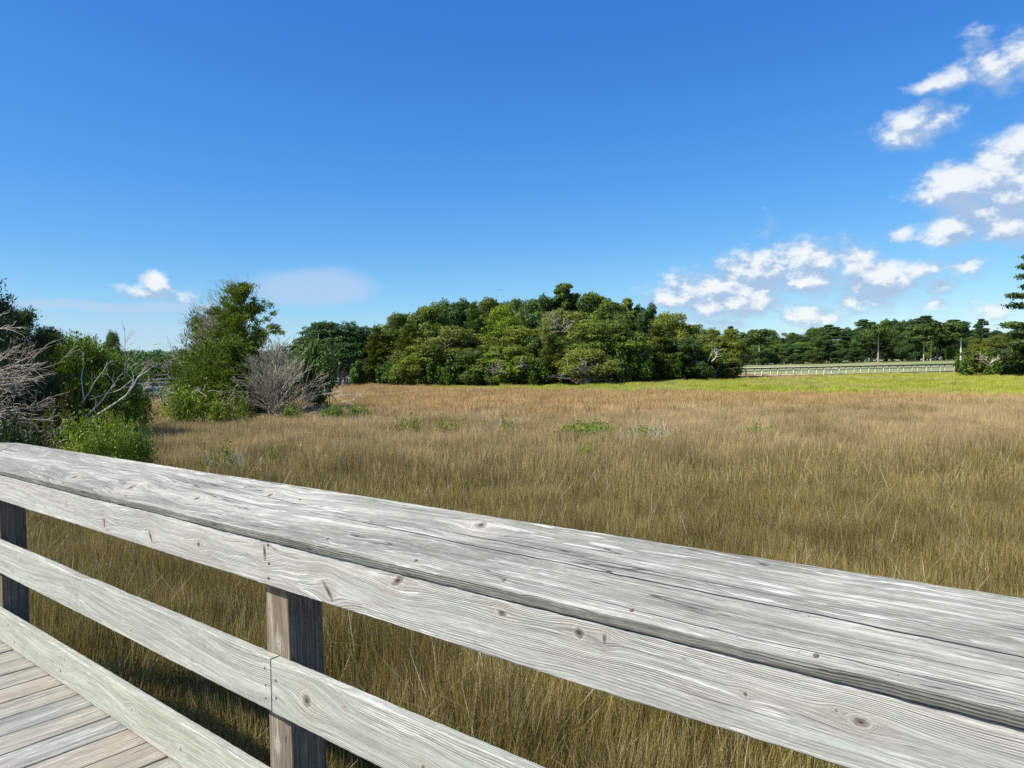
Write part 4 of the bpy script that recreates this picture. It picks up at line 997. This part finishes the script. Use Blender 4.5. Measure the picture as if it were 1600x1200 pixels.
# pale fallen branches
b = Bag(); Db = 23.
def poly(pp, r0, r1): 
    q = [at(x, y, Db + dz) for x, y, dz in pp]; b.add(*tube(q, np.linspace(r0, r1, len(q)), 5))
poly([(112, 662, 0), (122, 640, 0), (131, 625, 0), (140, 612, -.2), (147, 598, -.3), (155, 588, -.4)], .035, .012)
poly([(131, 625, 0), (129, 610, .1), (127, 590, .2), (130, 575, .3)], .02, .008)
poly([(127, 658, 0), (145, 640, 0), (160, 625, .2), (172, 608, .3), (180, 602, .4)], .03, .010)
poly([(133, 660, -.2), (160, 643, -.2), (180, 630, -.1), (197, 618, 0), (208, 603, .2), (215, 590, .3), (228, 574, .4)], .036, .010)
poly([(138, 663, -.4), (150, 655, -.4), (156, 650, -.4)], .03, .02)
poly([(140, 625, -.1), (160, 617, 0), (182, 611, .1)], .018, .008)
poly([(147, 641, -.1), (150, 628, 0), (146, 618, .1)], .014, .006)
poly([(197, 618, 0), (207, 600, .1), (209, 586, .2)], .014, .006)
rg = np.random.RandomState(18)
for (x, y) in ((155, 588), (180, 602), (208, 603), (130, 575), (182, 611), (215, 590), (140, 612), (172, 608)):
    grow(rg, b, at(x, y, Db), (rg.uniform(-.3, .8), 0, .6), .6, .010, 1, (4, 4), .6, 0, 4, .15, .6, 3)
o = b.build('fallen_branches', DEADPALE, None, True); tag(o, 'pale bleached branches leaning up from the bright green shrub', 'branches')
# shrubs
for key, px, D, yt, wp, colr, lab in (
    ('bushB', 128, 16.5, 658, 110, (1, 1, 1), 'bright green leafy shrub just beyond the railing at left'),
    ('bushB', 198, 17.5, 666, 84, (.95, 1, 1), 'right half of the bright green shrubs just beyond the railing'),
    ('bushB', 172, 20, 648, 50, (1.05, 1, 1), 'lighter shrub rising behind the bright green pair'),
    ('bushC', 50, 20, 640, 70, (.8, .85, 1), 'sparse dull shrub under the bleached limbs at the left edge'),
    ('bushD', 20, 17, 668, 90, (.5, .5, .6), 'dark brush at the left end beyond the railing'),
    ('bushD', 92, 22, 628, 70, (.75, .6, .55), 'brownish brush beneath the low cedar'),
    ('bushC', 215, 31, 604, 60, (.95, .95, 1), 'light shrub below the left boardwalk'),
    ('bushC', 275, 33, 598, 70, (.9, .95, .9), 'light shrub left of the tall cedar foot'),
    ('bushC', 300, 33, 604, 60, (1, 1, .9), 'light green shrub at the left foot of the tall cedar'),
    ('bushC', 345, 33, 612, 64, (.95, .95, .9), 'light green shrub at the right foot of the tall cedar'),
    ('bushC', 378, 33, 614, 40, (1., .95, .9), 'small light shrub left of the dead cedar stem'),
    ('bushC', 455, 34, 624, 44, (.85, .9, .9), 'small light shrub right of the dead cedar stem'),
    ('bushC', 520, 34, 622, 50, (.85, .9, 1.), 'light shrub in the grass right of the dead cedar'),
    ('bushC', 558, 35, 622, 50, (.95, .95, 1.), 'rightmost light shrub in the grass beyond the dead cedar'),
    ('bushC', 340, 18, 682, 60, (.75, .85, .9), 'low green plant in the rush near the railing below the cedar'),
    ('bushC', 425, 19, 690, 34, (.75, .85, .9), 'small green sprig in the rush right of the low green plant'),
    ('bushC', 908, 24, 655, 60, (1., 1., 1.), 'bright green marsh shrub in the middle of the rush'),
    ('bushC', 932, 25, 652, 34, (1., 1., 1.), 'bright sprig behind the middle marsh shrub'),
    ('bushC', 942, 22.5, 674, 48, (.85, .95, 1.), 'paler marsh shrub just right of the middle one'),
    ('bushC', 914, 20, 688, 22, (1.15, 1.1, 1.), 'small upright bright sprig in front of the middle marsh shrub'),
    ('bushC', 1003, 24, 662, 50, (1., 1., 1.), 'bright green marsh shrub behind the pale dead stems'),
    ('bushC', 1187, 24, 658, 42, (1., 1., 1.), 'small bright marsh shrub alone in the rush at right'),
    ('bushC', 1172, 19, 716, 42, (.75, .85, .8), 'faint low green plant nearer than the lone marsh shrub'),
    ('bushC', 635, 27, 642, 60, (.6, .75, .8), 'faint green shrub in the rush left of centre'),
    ('bushC', 700, 27, 645, 50, (.6, .75, .8), 'faint green shrub between the left and middle ones'),
    ('bushC', 793, 26, 650, 44, (.7, .8, .8), 'faint green shrub left of the bright middle one'),
    ('bushC', 1055, 24, 690, 30, (.6, .75, .8), 'tiny green sprig right of the pale dead stems')):
    if key == 'bushC' and D < 30 and colr[0] < .9: colr = (1.02, .95, .9); key = 'sprig'
    H0, W0 = {'sprig': (1.3, 2.3), 'bushB': (1.6, 2.7), 'bushC': (1.3, 1.7), 'bushD': (2., 3.4)}[key]
    if key == 'bushC' and D >= 31 and px < 700: yt += 13; wp *= .8
    if key == 'bushC' and D < 30 and px > 300: yt += 9; wp *= 1.5
    put(key, 'shrub', px, D, yt, wp, lab, 'shrub', None, colr, H0=H0, W0=W0)
# pale dead stems in the marsh
def deadstems(px, D, y, n, H, R, label, seed, mat=DEADPALE, r=.008):
    rg = np.random.RandomState(seed); b = Bag()
    for i in range(n):
        grow(rg, b, (rg.uniform(-R, R), rg.uniform(-.3, .3), 0), (rg.uniform(-.7, .4), rg.uniform(-.3, .3), 1), H * rg.uniform(.75, 1.05), r, 1, (3, 4), .5, .02, 5, .1, .45, 3, None, .4, .003)
    o = b.build('dead_branches', mat); o.location = (P2(px, D), D, 0); tag(o, label, 'branches')
deadstems(1015, 22.5, 0, 26, 1.1, .75, 'pale dead stems leaning in the rush beside the bright marsh shrub', 21)
deadstems(378, 18, 0, 14, 1.1, .35, 'pale dead stems beside the low green plant near the railing', 22)
deadstems(800, 27, 0, 18, 1.0, .6, 'faint pale stems in the rush left of the middle marsh shrub', 23, DEAD)
deadstems(560, 32, 0, 14, 1.1, 1.2, 'pale twigs lying in the light shrubs right of the dead cedar', 24, DEAD)
dead_limbs(520, 36, 622, .6, 5, 1.6, 'leaning grey twigs right of the dead cedar', mat=DEAD, seed=25, r=.02, rmin=.006)
# brush band between left boardwalk and marsh
for k, (px, D, y, colm, lab) in enumerate(((232, 68, 568, DEADDARK, 'grey bare brush above the left boardwalk rail'), (262, 70, 566, DEAD, 'pale bare brush between the low cedar and the tall cedar'), (300, 46, 575, DEADDARK, 'bare brush against the left side of the tall cedar'), (240, 34, 612, DEAD, 'tangled bleached brush below the left boardwalk'), (305, 34, 618, DEADDARK, 'tangled brush at the foot of the tall cedar'))):
    dead_limbs(px, D, y + 12, 1.4, 13, 1.0 if D < 40 else 1.8, lab, mat=colm, seed=40 + k, r=.025, rmin=.007)
put('bushD', 'shrub', 238, 70, 566, 100, 'grey green thicket behind the left boardwalk', 'shrub', None, (.7, .75, .9), H0=2., W0=3.4)
put('bushD', 'shrub', 290, 72, 572, 90, 'pale thicket right of the grey green one behind the left boardwalk', 'shrub', None, (.8, .75, .8), H0=2., W0=3.4)
put('bushD', 'shrub', 170, 60, 560, 100, 'shaded thicket behind the low olive cedar', 'shrub', None, (.7, .8, .8), H0=2., W0=3.4)
# small tree and bare snag on the skyline
put('oakD', 'live_oak', 176, 52, 517, 44, 'small ragged tree on the skyline behind the low cedar', 'tree', None, (.8, .9, 1.), W0=9.4)
rg = np.random.RandomState(27); b = Bag()
X = P2(193, 50); zt = at(195, 512, 50)[2]
grow(rg, b, (0, 0, 0), (0, 0, 1), zt, .06, 2, (16, 4), .9, .0, 9, .02, .28, 4, None, .45, .007)
o = b.build('bare_tree', DEAD); o.location = (X, 50, 0); tag(o, 'thin bare snag on the skyline right of the small ragged tree', 'tree')

# --- bare twigs breaking the island outline at the right shoulder
# --- a distant bird above the island
bb = at(781, 453, 90); Vb = [(-.35, 0, .06), (-.12, .08, .03), (0, .16, 0), (.12, .08, .03), (.35, 0, .06), (.10, -.06, 0), (0, -.16, -.02), (-.10, -.06, 0)]
o = make('bird', Vb + [(x, y, z - .03) for x, y, z in Vb], [[0, 1, 7, 7 - 0], [1, 2, 6, 7], [2, 3, 5, 6], [3, 4, 5, 5 - 0]][1:3] + [[15, 14, 10, 9], [14, 13, 11, 10], [0, 1, 9, 8], [3, 4, 12, 11], [4, 5, 13, 12], [7, 0, 8, 15], [1, 2, 10, 9], [2, 3, 11, 10], [5, 6, 14, 13], [6, 7, 15, 14]], FARDARK)
o.location = tuple(bb); tag(o, 'tiny dark bird gliding above the wooded island', 'bird')
